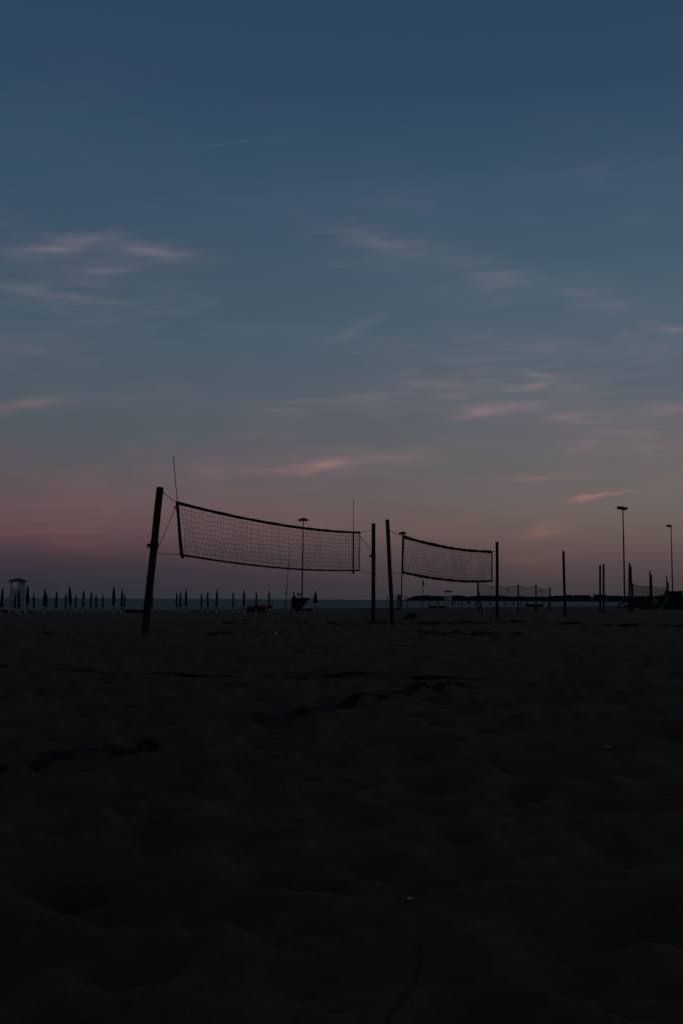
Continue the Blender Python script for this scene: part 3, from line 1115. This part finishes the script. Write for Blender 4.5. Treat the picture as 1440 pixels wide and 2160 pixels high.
# ------------------------------------------------------------------ lookout towers
def tower(label, px, depth, top_py, w, rz, skirt):
    b = on_ground(px, depth)
    t = at(px, top_py, depth)
    H = t.z - b.z
    root = empty('lookout_tower', b, label, 'tower', 'lookout towers', rz)
    h = w / 2
    zr = H * 0.90
    for sx_ in (-1, 1):
        for sy_ in (-1, 1):
            m = MB()
            m.tube([(sx_ * h * 1.12, sy_ * h * 1.12, -0.4), (sx_ * h * 0.94, sy_ * h * 0.94, zr)], 0.05, 4)
            m.build('corner_post', M_WHITE, root)
    m = MB().box((-h, -h, H * 0.44), (h, h, H * 0.465))
    m.build('platform', M_WHITE, root)
    z0, z1 = H * 0.468, H * 0.70
    for k in range(4):
        a = math.pi / 2 * k
        m = MB()
        nb = 4
        c, s_ = math.cos(a), math.sin(a)
        wall = None
        for j in range(nb):
            mm = MB().box((-h * 0.93, h * 0.93, z0 + (z1 - z0) * j / nb + 0.008), (h * 0.93, h * 0.93 + 0.03, z0 + (z1 - z0) * (j + 1) / nb - 0.008))
            mm.v = [(x * c - y * s_, x * s_ + y * c, z) for x, y, z in mm.v]
            mm.build('board', M_WHITE, root)
    if skirt:
        for j in range(3):
            z0_, z1_ = H * (0.705 + 0.064 * j), H * (0.705 + 0.064 * (j + 1)) - 0.012
            MB().box((h * 0.02, -h * 0.93 - 0.03, z0_), (h * 0.90, -h * 0.93, z1_)).build('upper_board', M_WHITE, root)
            MB().box((h * 0.92, -h * 0.90, z0_), (h * 0.95, h * 0.9, z1_)).build('upper_board', M_WHITE, root)
        for k in range(4):
            a = math.pi / 2 * k
            c, s_ = math.cos(a), math.sin(a)
            mm = MB().box((-h * 0.95, h * 0.95, H * 0.12), (h * 0.95, h * 0.95 + 0.02, H * 0.43))
            mm.v = [(x * c - y * s_, x * s_ + y * c, z) for x, y, z in mm.v]
            mm.build('skirt_panel', M_GREY, root)
    m = MB()
    e, u_ = h * 1.38, h * 0.30
    m.add([(-e, -e, zr), (e, -e, zr), (e, e, zr), (-e, e, zr), (-e, -e, zr + H * 0.022), (e, -e, zr + H * 0.022), (e, e, zr + H * 0.022), (-e, e, zr + H * 0.022),
           (-u_, -u_, H), (u_, -u_, H), (u_, u_, H), (-u_, u_, H)],
          [(3, 2, 1, 0), (0, 1, 5, 4), (1, 2, 6, 5), (2, 3, 7, 6), (3, 0, 4, 7), (4, 5, 9, 8), (5, 6, 10, 9), (6, 7, 11, 10), (7, 4, 8, 11), (8, 9, 10, 11)])
    m.build('roof', M_ROOF, root)
    lad = MB()
    for s_ in (-0.2, 0.2):
        lad.tube([(h * 0.3 + s_, -h * 1.9, -0.2), (h * 0.3 + s_, -h * 1.02, H * 0.5)], 0.025, 6)
    ld = lad.build('ladder', M_WHITE, root)
    for k in range(6):
        f = (k + 0.8) / 7
        y = -h * 1.9 + (h * 0.88) * f
        z = -0.2 + (H * 0.5 + 0.2) * f
        MB().tube([(h * 0.3 - 0.2, y, z), (h * 0.3 + 0.2, y, z)], 0.018, 6).build('rung', M_WHITE, ld)
    return root


tower('pale lookout tower with flat red-brown roof among parasols at far left', 37.5, 112, 1219.5, 1.42, 0.25, True)
tower('small far lookout tower with red-brown roof before the wooded headland', 944, 226, 1245.3, 1.15, 0.5, False)


# ------------------------------------------------------------------ boats
def hull_mesh(L, W, H, rake, stern_round=0.0, n=14, sheer=0.15, keel_rise=0.0):
    """open hull along +x (bow at +x), keel at z=0"""
    m = MB()
    rows = []
    K = 9
    for i in range(n + 1):
        s = i / n
        x_top = -L / 2 + L * s
        w_ = W / 2 * (1 - max(0.0, (s - 0.45) / 0.55) ** 2.2) * (1 - 0.25 * (1 - s) ** 3) + 0.015
        top = H * (1 + sheer * (2 * s - 0.8) ** 2)
        row = []
        for k in range(K):
            a = (k / (K - 1)) * 2 - 1
            d = abs(a)
            zz = top * (d ** 2.0)
            yy = w_ * math.copysign(min(1.0, d ** 0.65), a)
            back = rake * (1 - zz / top) * max(0.0, (s - 0.35) / 0.65)
            sb = stern_round * (1 - zz / top) * max(0.0, 1 - s / 0.3)
            row.append((x_top - back + sb, yy, zz + keel_rise * s))
        rows.append(row)
    vs = [p for r_ in rows for p in r_]
    fs = []
    for i in range(n):
        for k in range(K - 1):
            a = i * K + k
            fs.append((a, a + K, a + K + 1, a + 1))
    fs.append(tuple(range(K)))
    m.add(vs, fs)
    return m, rows


def boat(name, label, px, depth, L, W, H, rake, rz, mt, deck_mt, group=None, cat='boat', thwarts=2, tilt=0.0, stern_round=0.0, sheer=0.15, sink=0.05):
    b = on_ground(px, depth)
    b.z = max(b.z, SEA_Z) - sink
    root = empty(name, b, label, cat, group, rz)
    root.rotation_euler = (R(tilt), 0, rz)
    m, rows = hull_mesh(L, W, H, rake, stern_round, sheer=sheer)
    m.build('hull', mt, root, smooth=True)
    K = len(rows[0])
    deck = MB()
    vs = []
    for r_ in rows:
        vs += [Vector(r_[0]) * 0.985 - Vector((0, 0, 0.10 * H)), Vector(r_[-1]) * 0.985 - Vector((0, 0, 0.10 * H))]
    fs = [(2 * i, 2 * i + 2, 2 * i + 3, 2 * i + 1) for i in range(len(rows) - 1)]
    deck.add(vs, fs)
    deck.build('deck', deck_mt, root)
    for sd in (0, -1):
        MB().tube([r_[sd] for r_ in rows], 0.03 * max(1, H), 6).build('gunwale', deck_mt, root, smooth=True)
    for k in range(thwarts):
        i = int(len(rows) * (0.3 + 0.3 * k))
        y = abs(rows[i][0][1]) * 0.97
        x = rows[i][0][0]
        z = rows[i][0][2] - 0.06 * H
        MB().box((x - 0.11, -y, z - 0.03), (x + 0.11, y, z)).build('thwart', deck_mt, root)
    return root


def heap(mb, cx, cy, cz, rx, ry, rz_, seed, n=18, rings=8, rough=0.22):
    """a slumped pile, flat below"""
    o = len(mb.v)
    for i in range(rings + 1):
        t = i / rings
        for k in range(n):
            th = 2 * math.pi * k / n
            nz = float(gnoise(np.array([math.cos(th) * 1.6 + seed]), np.array([math.sin(th) * 1.6 + t * 2.2 + seed]), seed)[0])
            rr = math.cos(t * math.pi / 2) ** 0.7 * (1 + rough * nz * 2)
            mb.v.append((cx + rx * rr * math.cos(th), cy + ry * rr * math.sin(th), cz + rz_ * math.sin(t * math.pi / 2) * (1 + rough * nz)))
    for i in range(rings):
        for k in range(n):
            k2 = (k + 1) % n
            mb.f.append((o + i * n + k, o + i * n + k2, o + (i + 1) * n + k2, o + (i + 1) * n + k))
    return mb


# orange boat, covered, bow to the right
ob = boat('beached_boat', 'low dark orange covered boat on the sand behind two closed parasols', 549, 118, 2.95, 1.25, 0.55, 0.75, 0.12, M_ORANGE, M_ORANGE, thwarts=0, sheer=0.35, sink=0.0)
m = MB()
vs, fs = [], []
prof = [(-1.35, 0.38, 0.45), (-1.1, 0.62, 0.55), (-0.55, 0.84, 0.50), (0.2, 0.86, 0.50), (0.62, 0.80, 0.42), (0.85, 0.62, 0.30), (1.45, 0.80, 0.06)]
for (x, z, w_) in prof:
    vs += [(x, -w_ * 1.15, 0.45), (x, -w_ * 0.8, z * 0.93), (x, 0, z), (x, w_ * 0.8, z * 0.93), (x, w_ * 1.15, 0.45)]
for i in range(len(prof) - 1):
    for k in range(4):
        a = i * 5 + k
        fs.append((a, a + 5, a + 6, a + 1))
fs.append((0, 1, 2, 3, 4))
m.add(vs, fs)
m.build('cover', mat('orange_cover', (0.14, 0.048, 0.020), 0.3, 3, 0.8), ob, label='rust orange tarpaulin cover')
m = MB()
m.add([(0.55, -0.62, 0.46), (1.1, -0.66, 0.40), (1.95, -0.60, 0.03), (0.60, -0.62, 0.05), (0.55, -0.50, 0.46), (1.1, -0.54, 0.40), (1.95, -0.50, 0.03), (0.60, -0.50, 0.05)],
      [(3, 2, 1, 0), (4, 5, 6, 7), (0, 1, 5, 4), (1, 2, 6, 5), (2, 3, 7, 6), (3, 0, 4, 7)])
m.build('side_flap', M_BEIGE, ob, label='pale beige cloth below the bow')

# dark boat on the shore below the floodlight
db = boat('beached_boat', 'big dark boat with raked bow at the foot of the floodlight mast', 635.5, 142, 2.55, 1.5, 1.75, 1.45, 0.0, M_BLACK, M_TARP, thwarts=0, sheer=0.02, sink=-0.03)
m = MB()
heap(m, -0.92, 0, 0.05, 0.40, 0.75, 2.05, 5, rough=0.10)
m.build('stern_cover', M_TARP, db, smooth=True, label='dark tarpaulin bundled over the stern')
MB().tube([(1.15, 0, 1.73), (1.72, 0, 1.76)], 0.03, 6).build('bowsprit', M_STEEL, db)
MB().box((1.30, -0.08, 1.40), (1.62, 0.02, 1.66)).build('hanging_fender', M_GREY, db)
# box on the mast, crate on board
m = MB()
m.box((-0.34, -0.2, 0), (0.34, 0.2, 0.42))
bx = at(633, 1256.5, 143.5)
o = m.build('deck_locker', M_GREY, db, loc=(bx.x - db.location.x, 0.25, bx.z - db.location.z - 0.05), label='pale grey locker on deck')

m = MB()
heap(m, 0, 0, -0.08, 1.0, 0.5, 0.38, 9)
hp = on_ground(652, 158)
tag(m.build('seaweed_heap', M_BLACK, loc=hp, smooth=True), 'low dark heap on the sand between dark boat and wide parasol', 'heap')

# leaning mast left of the dark boat
b = on_ground(602.5, 150)
t = at(612.8, 1146, 150)
root = empty('leaning_mast', b, 'thin leaning bare mast left of the dark boat', 'mast')
v_ = t - b
MB().tube([v_ * -0.04, v_ * 0.27, v_ * 0.28, v_ * 1.0], [0.075, 0.065, 0.05, 0.026], 8).build('pole', M_LAMP, root)
MB().tube([v_ * 0.262, v_ * 0.292], 0.10, 8).build('collar', M_LAMP, root)

GB = 'small boats at the water'
boat('small_boat', 'left one of two small dark boats near the far lookout tower', 912, 236, 2.1, 1.2, 0.42, 0.35, 0.2, M_BROWN, M_WOOD, GB)
boat('small_boat', 'right one of two small dark boats near the far lookout tower', 933, 234, 2.1, 1.2, 0.42, 0.35, -0.1, M_BROWN, M_WOOD, GB)
lb = boat('small_boat', 'dark low boat with engine behind the thick leaning net post', 284, 123, 3.0, 1.3, 0.36, 0.5, 3.2, M_BLACK, M_WOOD, GB)
MB().box((-1.55, -0.25, 0.25), (-1.1, 0.25, 0.72), 0.75).build('outboard_motor', M_BLACK, lb)
MB().tube([(0.35, 0, 0.3), (0.35, 0, 0.68)], 0.04, 8).build('steering_post', M_BLACK, lb)
fb = boat('small_boat', 'dark boat with pale canopy beyond the low netting', 1128, 300, 5.6, 2.0, 0.75, 1.0, 0.1, M_BLACK, M_BROWN, GB)
MB().box((-0.6, -0.6, 0.65), (1.2, 0.6, 1.35), 0.6).build('canopy', M_GREY, fb)

# dark clutter under and beside the left tower
for (x, d_, rx, rz_, lb_) in ((8, 116, 1.5, 0.42, 'low dark heap left of the pale lookout tower'), (58, 118, 1.1, 0.30, 'low dark heap right of the pale lookout tower')):
    m = MB()
    heap(m, 0, 0, -0.06, rx, 0.6, rz_, int(x) + 2)
    tag(m.build('seaweed_heap', M_BLACK, loc=on_ground(x, d_), smooth=True), lb_, 'heap', 'dark heaps near the lookout tower')


# ------------------------------------------------------------------ things on the far shore, centre
# goal frame
gA, gB = on_ground(815, 215), on_ground(858.5, 217)
root = empty('goal_frame', gA, 'bare goal frame standing behind the smaller net\'s near post', 'goal')
hG = at(815, 1259.3, 215).z - gA.z
for p in (gA, gB):
    MB().tube([p - gA - Vector((0, 0, .2)), p - gA + Vector((0, 0, hG))], 0.07, 8).build('upright', M_FRAME, root)
MB().tube([Vector((0, 0, hG)), gB - gA + Vector((0, 0, hG))], 0.075, 8).build('crossbar', M_FRAME, root)
for p in (gA, gB):
    MB().tube([p - gA + Vector((0, 0, hG)), p - gA + Vector((0, 1.1, hG * .95)), p - gA + Vector((0, 1.6, -0.05))], 0.05, 8).build('rear_stay', M_FRAME, root)
pm = on_ground(834, 213)
tag(MB().tube([(0, 0, -.2), (0, 0, at(834, 1260, 213).z - pm.z)], 0.07, 8).build('wooden_stake', M_FRAME, loc=pm), 'short stake under the bare goal frame', 'stake')

bt = on_ground(841, 186)
root = empty('beach_booth', bt, 'narrow grey booth at the foot of the second floodlight mast', 'booth')
hB = at(841, 1253, 186).z - bt.z
m = MB()
m.add([(-0.42, -.4, 0), (0.34, -.4, 0), (0.34, .4, 0), (-0.42, .4, 0), (-0.36, -.4, hB * .93), (0.34, -.4, hB), (0.34, .4, hB), (-0.36, .4, hB * .93)],
      [(0, 3, 2, 1), (4, 5, 6, 7), (0, 1, 5, 4), (1, 2, 6, 5), (2, 3, 7, 6), (3, 0, 4, 7)])
m.build('body', mat('booth_grey', (0.13, 0.15, 0.15), 0.15, 4, 0.8), root)
MB().box((-.44, -.46, hB * .90), (-.30, .46, hB * .98)).build('roof_edge', M_FRAME, root)
m = MB().box((-.22, -.425, .08), (.2, -.402, hB * .8))
m.build('door', M_FRAME, root)
m = MB()
heap(m, 0, 0, -0.06, 0.75, 0.5, 0.33, 31)
tag(m.build('seaweed_heap', M_BLACK, loc=on_ground(839, 182), smooth=True), 'low dark heap before the narrow grey booth', 'heap')

# flag pole
fp = on_ground(890, 258)
root = empty('flag_pole', fp, 'thin flagpole with a limp dark red flag under the smaller net', 'flagpole')
hF = at(889.5, 1223.5, 258).z - fp.z
MB().tube([(0, 0, -.3), (0, 0, hF)], [0.085, 0.05], 8).build('pole', M_LAMP, root)
m = MB()
vs, fs = [], []
for i in range(7):
    f = i / 6
    w_ = 0.12 + 0.16 * math.sin(f * 2.4) + 0.02 * i
    for k in range(4):
        vs.append((0.05 + w_ * k / 3, 0.05 * math.sin(k * 2.1 + i * .4), hF - 0.15 - 1.25 * f))
for i in range(6):
    for k in range(3):
        a = i * 4 + k
        fs.append((a, a + 1, a + 5, a + 4))
m.add(vs, fs)
fl = m.build('flag', M_FLAG, root)
sm = fl.modifiers.new('thick', 'SOLIDIFY')
sm.thickness = 0.02

# sail and buoys on the sea
sl = at(868.5, 1264.9, 1900)
sl.z = SEA_Z - 0.1
root = empty('sailing_boat', sl, 'tiny dark sailing boat at the tip of the headland', 'sailboat')
hm, _ = hull_mesh(4.8, 1.6, 0.8, 0.6)
hm.build('hull', M_BROWN, root)
MB().tube([(0, 0, 0.2), (0, 0, 7.4)], 0.09, 6).build('mast', M_LAMP, root)
MB().add([(-0.1, -.04, 7.2), (-0.1, -.04, 1.0), (3.0, -.04, 1.1), (-0.1, .04, 7.2), (-0.1, .04, 1.0), (3.0, .04, 1.1)],
         [(0, 1, 2), (5, 4, 3), (0, 3, 4, 1), (1, 4, 5, 2), (2, 5, 3, 0)]).build('sail', M_FRAME, root)
M_BUOY = mat('white_buoy_paint', (0.75, 0.75, 0.78), 0.05, 6, 0.4)
for (px_, d_, s_, lb_) in ((359.5, 900, 0.75, 'white buoy on the sea right of the thick leaning net post'), (771, 700, 0.55, 'white buoy on the sea left of the large net\'s far post')):
    d = ray(px_, 1268)
    p = Vector((d.x / d.y * d_, d_, SEA_Z))
    root = empty('buoy', p, lb_, 'buoy', 'white buoys at sea')
    MB().lathe([(0.2, -0.5), (0.7, -0.25), (0.8, 0.15), (0.6, 0.6), (0.25, 0.85), (0.1, 1.1)], 14).build('float', M_BUOY, root, smooth=True)
    MB().tube([(0, 0, 1.0), (0, 0, 1.5)], 0.07, 6).build('top_mark', M_BUOY, root)
    root.scale = (s_, s_, s_)


# ------------------------------------------------------------------ right-hand shore
# canvas windbreak panels with pale stakes
GW = 'dark canvas panels on the right shore'
panels = [(1209, 1244, 1240, 1255.3, 1268.2, 'dark tapering canvas panel nearest the lone post'),
          (1251, 1277, 1277, 1254.0, 1268.4, 'dark canvas panel behind the upright post pair'),
          (1278.8, 1311, 1311, 1256.5, 1268.6, 'dark canvas panel left of the tallest floodlight mast')]
for (x0, x1, x1b, y0, y1, lb_) in panels:
    d_ = 128
    c = on_ground((x0 + x1) / 2, d_)
    root = empty('canvas_windbreak', c, lb_, 'windbreak', GW)
    a, b, e, f = at(x0, y0, d_), at(x1, y0, d_), at(x1b, y1, d_), at(x0 + 0.5, y1, d_)
    m = MB()
    nx, nz_ = 10, 5
    vs, fs = [], []
    for j in range(nz_ + 1):
        for i in range(nx + 1):
            l_, r_ = a.lerp(f, j / nz_), b.lerp(e, j / nz_)
            p = l_.lerp(r_, i / nx) - c
            p.y += 0.05 * math.sin(i * 1.9 + j * 0.7)
            if j == 0:
                p.z += 0.03 * math.sin(i * 2.6)
            vs.append(p)
    for j in range(nz_):
        for i in range(nx):
            k = j * (nx + 1) + i
            fs.append((k, k + nx + 1, k + nx + 2, k + 1))
    m.add(vs, fs)
    cv = m.build('canvas', M_TARP, root)
    cv.modifiers.new('thick', 'SOLIDIFY').thickness = 0.02
    for p in (a.lerp(f, 0), b):
        q_ = p - c
        MB().tube([(q_.x, q_.y + 0.06, -0.25), (q_.x, q_.y + 0.06, q_.z + 0.05)], 0.04, 8).build('stake', M_GREY, root)

# white sun loungers folded on the sand beneath them


def lounger(px_, d_, lb_, rz):
    c = on_ground(px_, d_)
    root = empty('sun_lounger', c, lb_, 'sun lounger', 'sun loungers on the right shore', rz)
    MB().box((-.95, -.32, .28), (.35, .32, .33)).build('seat', M_GREY, root)
    m = MB()
    m.add([(.352, -.32, .28), (.95, -.32, .55), (.95, .32, .55), (.352, .32, .28), (.352, -.32, .33), (.93, -.32, .60), (.93, .32, .60), (.352, .32, .33)],
          [(0, 3, 2, 1), (4, 5, 6, 7), (0, 1, 5, 4), (1, 2, 6, 5), (2, 3, 7, 6), (3, 0, 4, 7)])
    m.build('backrest', M_GREY, root)
    for sx_ in (-.85, .3):
        for sy_ in (-.28, .28):
            MB().tube([(sx_, sy_, -.06), (sx_, sy_, .278)], .025, 6).build('leg', M_GREY, root)


LL = ['pale sun lounger just right of the lone post', 'pale sun lounger under the middle of the tapering canvas panel', 'pale sun lounger under the right end of the tapering canvas panel',
      'pale sun lounger left of the tallest floodlight mast']
for i, (x, d_) in enumerate(((1197, 112), (1214, 110), (1232, 112), (1303, 108))):
    lounger(x, d_, LL[i], 0.3 * math.sin(i * 3))


# shrubs that close the view at the right: leaf clumps on a few stems
def shrub(px_, d_, w_, h_, lb_, seed):
    c = on_ground(px_, d_)
    root = empty('shrub', c, lb_, 'shrub', 'dark shrubs on the right shore')
    rnd = random.Random(seed)
    m = MB()
    for k in range(6):
        a = rnd.uniform(-0.5, 0.5)
        m.tube([(a * w_ * 0.5, rnd.uniform(-.3, .3), -.1), (a * w_ * 0.9, rnd.uniform(-.4, .4), h_ * .7)], [0.03, 0.012], 5)
    m.build('stem', M_WOOD, root)
    m = MB()
    for k in range(900):
        th = rnd.uniform(0, 2 * math.pi)
        rr = math.sqrt(rnd.random())
        x = rr * math.cos(th) * w_ / 2
        y = rr * math.sin(th) * w_ * 0.3
        top = h_ * math.sqrt(max(0, 1 - rr * rr * 0.9)) * (0.8 + 0.3 * math.sin(x * 3 + seed))
        z = rnd.uniform(0.05, 1) ** 0.8 * top
        s_ = rnd.uniform(0.05, 0.11)
        d = Vector((rnd.uniform(-1, 1), rnd.uniform(-1, 1), rnd.uniform(-1, 1))).normalized()
        e = d.orthogonal().normalized() * s_ * 0.6
        d = d * s_
        p = Vector((x, y, z))
        m.add([p - d, p + e, p + d, p - e], [(0, 1, 2, 3)])
    m.build('foliage', M_SHRUB, root)


SH = [(1322, 150, 3.0, 1.25), (1345, 128, 2.8, 1.55), (1362, 120, 2.4, 1.45), (1384, 116, 2.2, 1.5), (1398, 112, 2.0, 1.45), (1437, 130, 2.4, 1.6)]
SL = ['dark shrub at the foot of the tallest floodlight mast', 'dark shrub right of the crossed post pair', 'dark shrub left of the post pair in the dark netting',
      'dark shrub right of the post pair in the dark netting', 'dark shrub touching the black hut\'s left side', 'dark shrub at the right edge beyond the black hut']
for i, (x, d_, w_, h_) in enumerate(SH):
    shrub(x, d_, w_, h_, SL[i], i + 60)

# black hut with a leaning cover
hb = on_ground(1421, 84)
root = empty('storage_hut', hb, 'black boxy hut near the right edge below the floodlight', 'hut')
zt = at(1420, 1247, 84).z - hb.z
xa, xb = at(1407, 1260, 84).x - hb.x, at(1434, 1260, 84).x - hb.x
MB().box((xa, -.5, -.1), (xb, .9, zt - .05)).build('body', M_BLACK, root)
MB().box((xa - .04, -.55, zt - .048), (xb + .04, .95, zt)).build('lid', M_BLACK, root)
MB().add([(xa - 0.01, -.5, zt * .62), (xa - 0.01, -.5, -.05), (xa - .62, -.5, -.05), (xa - 0.01, .6, zt * .62), (xa - 0.01, .6, -.05), (xa - .62, .6, -.05)],
         [(0, 1, 2), (5, 4, 3), (0, 3, 4, 1), (1, 4, 5, 2), (2, 5, 3, 0)]).build('side_cover', M_TARP, root)
for k in range(3):
    MB().box((xa + .06 + k * (xb - xa - .12) / 3, -.512, .08), (xa + .03 + (k + 1) * (xb - xa - .12) / 3, -.502, zt - .12)).build('plank', M_BLACK, root)
rl = on_ground(1446, 82)
root = empty('handrail', rl, 'pale rail entering from the right edge beside the black hut', 'rail')
za, zb = at(1438, 1246.3, 82).z - rl.z, at(1438, 1251, 82).z - rl.z
xl = at(1434.5, 1250, 82).x - rl.x
MB().tube([(xl, 0.1, za), (0.9, 0.1, za)], 0.022, 6).build('top_rail', M_GREY, root)
MB().tube([(xl, 0.1, zb), (0.9, 0.1, zb)], 0.05, 6).build('lower_rail', M_BLACK, root)
for x in (xl + .03, 0.8):
    MB().tube([(x, 0.1, -.2), (x, 0.1, za - .02)], 0.02, 6).build('rail_post', M_BLACK, root)

m = MB()
heap(m, 0, 0, -0.05, 0.62, 0.5, 0.46, 77)
tag(m.build('tarpaulin_heap', M_BLACK, loc=on_ground(1365, 82), smooth=True), 'dark humped tarpaulin left of the black hut', 'tarpaulin')
# pale half open shade leaning on its pole
c = on_ground(1380.5, 88)
root = empty('folded_sunshade', c, 'pale grey half-open sunshade left of the black hut', 'sunshade')
h_ = at(1380, 1259, 88).z - c.z
MB().tube([(0.05, 0, -.2), (0.02, 0, h_ * .5), (-0.12, 0, h_)], 0.028, 8).build('pole', M_GREY, root)
m = MB()
m.lathe([(0.29, 0), (0.26, h_ * .1), (0.14, h_ * .38), (0.02, h_ * .56)], 16, 0.15, 8)
o = m.build('canopy', mat('pale_canvas', (0.12, 0.14, 0.14), 0.15, 6, 0.9), root, loc=(0.0, 0, h_ * .42))
o.rotation_euler = (0, R(-14), 0)

# ------------------------------------------------------------------ on the courts
# court lines: dark blue webbing, half buried


def court_line(label, pts, width, seed, lift=0.012, bury=0.03, n=90, tilt=0.012, slack=0.55):
    P = [hit(x, y) for x, y in pts]
    cum = [0.0]
    for a, b in zip(P, P[1:]):
        cum.append(cum[-1] + (b - a).length)
    rnd = random.Random(seed)
    vs, fs = [], []
    c0 = P[0]
    xs, ys, dirs = [], [], []
    for i in range(n + 1):
        s = cum[-1] * i / n
        k = max(j for j in range(len(cum)) if cum[j] <= s + 1e-9)
        k = min(k, len(P) - 2)
        f = (s - cum[k]) / (cum[k + 1] - cum[k])
        p = P[k].lerp(P[k + 1], f)
        d = (P[k + 1] - P[k]).normalized()
        xs.append(p.x)
        ys.append(p.y)
        dirs.append(d)
    xs, ys = np.array(xs), np.array(ys)
    dd = np.array([[-d.y, d.x] for d in dirs]) * width / 2
    win = max(3, int(slack / (cum[-1] / n)) | 1)

    def drape(a, b):
        z_ = np.pad(ground_np(a, b), win // 2, mode='edge')
        return np.convolve(z_, np.hanning(win + 2)[1:-1] / np.hanning(win + 2).sum(), mode='valid')
    zc = drape(xs, ys)
    zl = drape(xs - dd[:, 0], ys - dd[:, 1])
    zr = drape(xs + dd[:, 0], ys + dd[:, 1])
    t_ = cum[-1] * np.arange(n + 1) / n
    bur = bury * gnoise(t_ * 1.1 + seed, np.full(n + 1, seed + 0.37), 51) * 2.2
    for i in range(n + 1):
        tw = tilt * (0.7 + 0.5 * math.sin(i * .23 + seed) + 0.3 * math.sin(i * .071 + seed * 2))
        for (k, th) in ((-1, 0), (1, 0), (1, .004), (-1, .004)):
            z = (zl if k < 0 else zr)[i] * 0.6 + zc[i] * 0.4 + lift - bur[i] + th + tw * k
            vs.append((xs[i] + dd[i, 0] * k - c0.x, ys[i] + dd[i, 1] * k - c0.y, z))
    for i in range(n):
        for k in range(4):
            k2 = (k + 1) % 4
            fs.append((i * 4 + k, i * 4 + k2, i * 4 + 4 + k2, i * 4 + 4 + k))
    fs.append((0, 1, 2, 3))
    e = n * 4
    fs.append((e + 3, e + 2, e + 1, e))
    m = MB()
    m.add(vs, fs)
    o = m.build('court_line', M_TAPE, loc=c0)
    return tag(o, label, 'court line', 'half-buried court lines')


court_line('long dark court line crossing the sand in front of both nets', [(0, 1406), (130, 1414), (320, 1420), (500, 1427), (720, 1430), (960, 1432), (1032, 1438)], 0.045, 3, lift=0.016, bury=0.022, n=220, tilt=0.009)
court_line('dark court line slanting from the sand centre towards the smaller net', [(533, 1522), (640, 1506), (690, 1496), (740, 1486), (800, 1470), (870, 1457), (972, 1446)], 0.055, 4, lift=0.020, bury=0.008, n=160, tilt=0.010, slack=0.30)
court_line('wide dark blue court line entering from the left edge', [(-60, 1634), (0, 1622), (120, 1601), (200, 1584), (325, 1573)], 0.055, 9, lift=0.020, bury=0.005, n=110, tilt=0.006, slack=0.22)
court_line('thick dark court line right of the smaller net\'s near post', [(884, 1335.5), (1000, 1339), (1098, 1343)], 0.14, 12, lift=0.055, bury=0.02, tilt=0.03)
court_line('thin far court line running to the right edge below the posts', [(690, 1313.5), (1060, 1314), (1470, 1321)], 0.10, 14, lift=0.035, bury=0.03, n=200, tilt=0.025)
court_line('broken thin court line at the foot of the thick leaning post', [(90, 1338), (320, 1340), (600, 1333)], 0.08, 15, lift=0.012, bury=0.04, n=120)
court_line('thin court line left of the large net\'s far post', [(380, 1314), (560, 1313), (680, 1316)], 0.09, 18, lift=0.02, bury=0.04, n=120)

# overturned crate and a bundled net
c = on_ground(868, 34)
root = empty('wooden_crate', c, 'small overturned crate right of the leaning post of the smaller net', 'crate')
hC = 0.235
for (lo, hi, nm) in (((-.16, -.14, hC - .035), (.14, .14, hC), 'top_board'), ((.11, -.14, -.05), (.14, .14, hC - .037), 'side_board'),
                     ((.015, -.14, -.05), (.045, .14, hC - .037), 'middle_board'), ((-.14, .11, -.05), (.01, .14, hC - .037), 'rear_board')):
    MB().box(lo, hi).build(nm, M_WOOD, root)
m = MB()
heap(m, 0, 0, -.04, .28, .2, .10, 91, rough=.35)
heap(m, .10, -.02, -.02, .16, .15, .20, 95, rough=.3)
tag(m.build('bundled_cloth', M_BLACK, loc=on_ground(853, 33.6), smooth=True), 'dark bundled cloth lying beside the overturned crate', 'cloth')

# cord, shell, straw, scrap


def lying_cord(label, pts, r, name, mt, cat):
    P = [hit(x, y) for x, y in pts]
    Q = []
    for a, b in zip(P, P[1:]):
        for k in range(6):
            Q.append(a.lerp(b, k / 6))
    Q.append(P[-1])
    Q = [Vector((p.x, p.y, gz(p.x, p.y) + r * 0.8)) for p in Q]
    m = MB()
    m.tube([p - Q[0] for p in Q], [r * (0.6 + 0.5 * i / len(Q)) for i in range(len(Q))], 7)
    return tag(m.build(name, mt, loc=Q[0], smooth=True), label, cat)


lying_cord('thin dark twig on the sand at the bottom of the picture', [(884, 1985), (882, 2040), (871, 2080), (845, 2112), (822, 2150), (800, 2200)], 0.0022, 'twig', M_WOOD, 'twig')
for (x, y, s_, lb_) in ((863, 1898, 0.006, 'tiny pale shell on the near sand below the nets'), (583, 1341, 0.035, 'pale scrap on the sand below the large net')):
    p = hit(x, y)
    p.z = gz(p.x, p.y) + s_ * 0.4
    m = MB().lathe([(0.2, -.4), (0.8, -.25), (1.0, 0), (0.8, .3), (0.35, .55), (0.05, .62)], 12, .12, 5)
    o = m.build('sea_shell', M_SHELL, loc=p, smooth=True)
    o.scale = (s_, s_ * .8, s_ * .8)
    o.rotation_euler = (0.4, 0.3, x)
    tag(o, lb_, 'shell')
lying_cord('tiny pale straw on the sand at right', [(1275, 1578), (1285, 1577.5)], 0.003, 'straw', M_SHELL, 'straw')
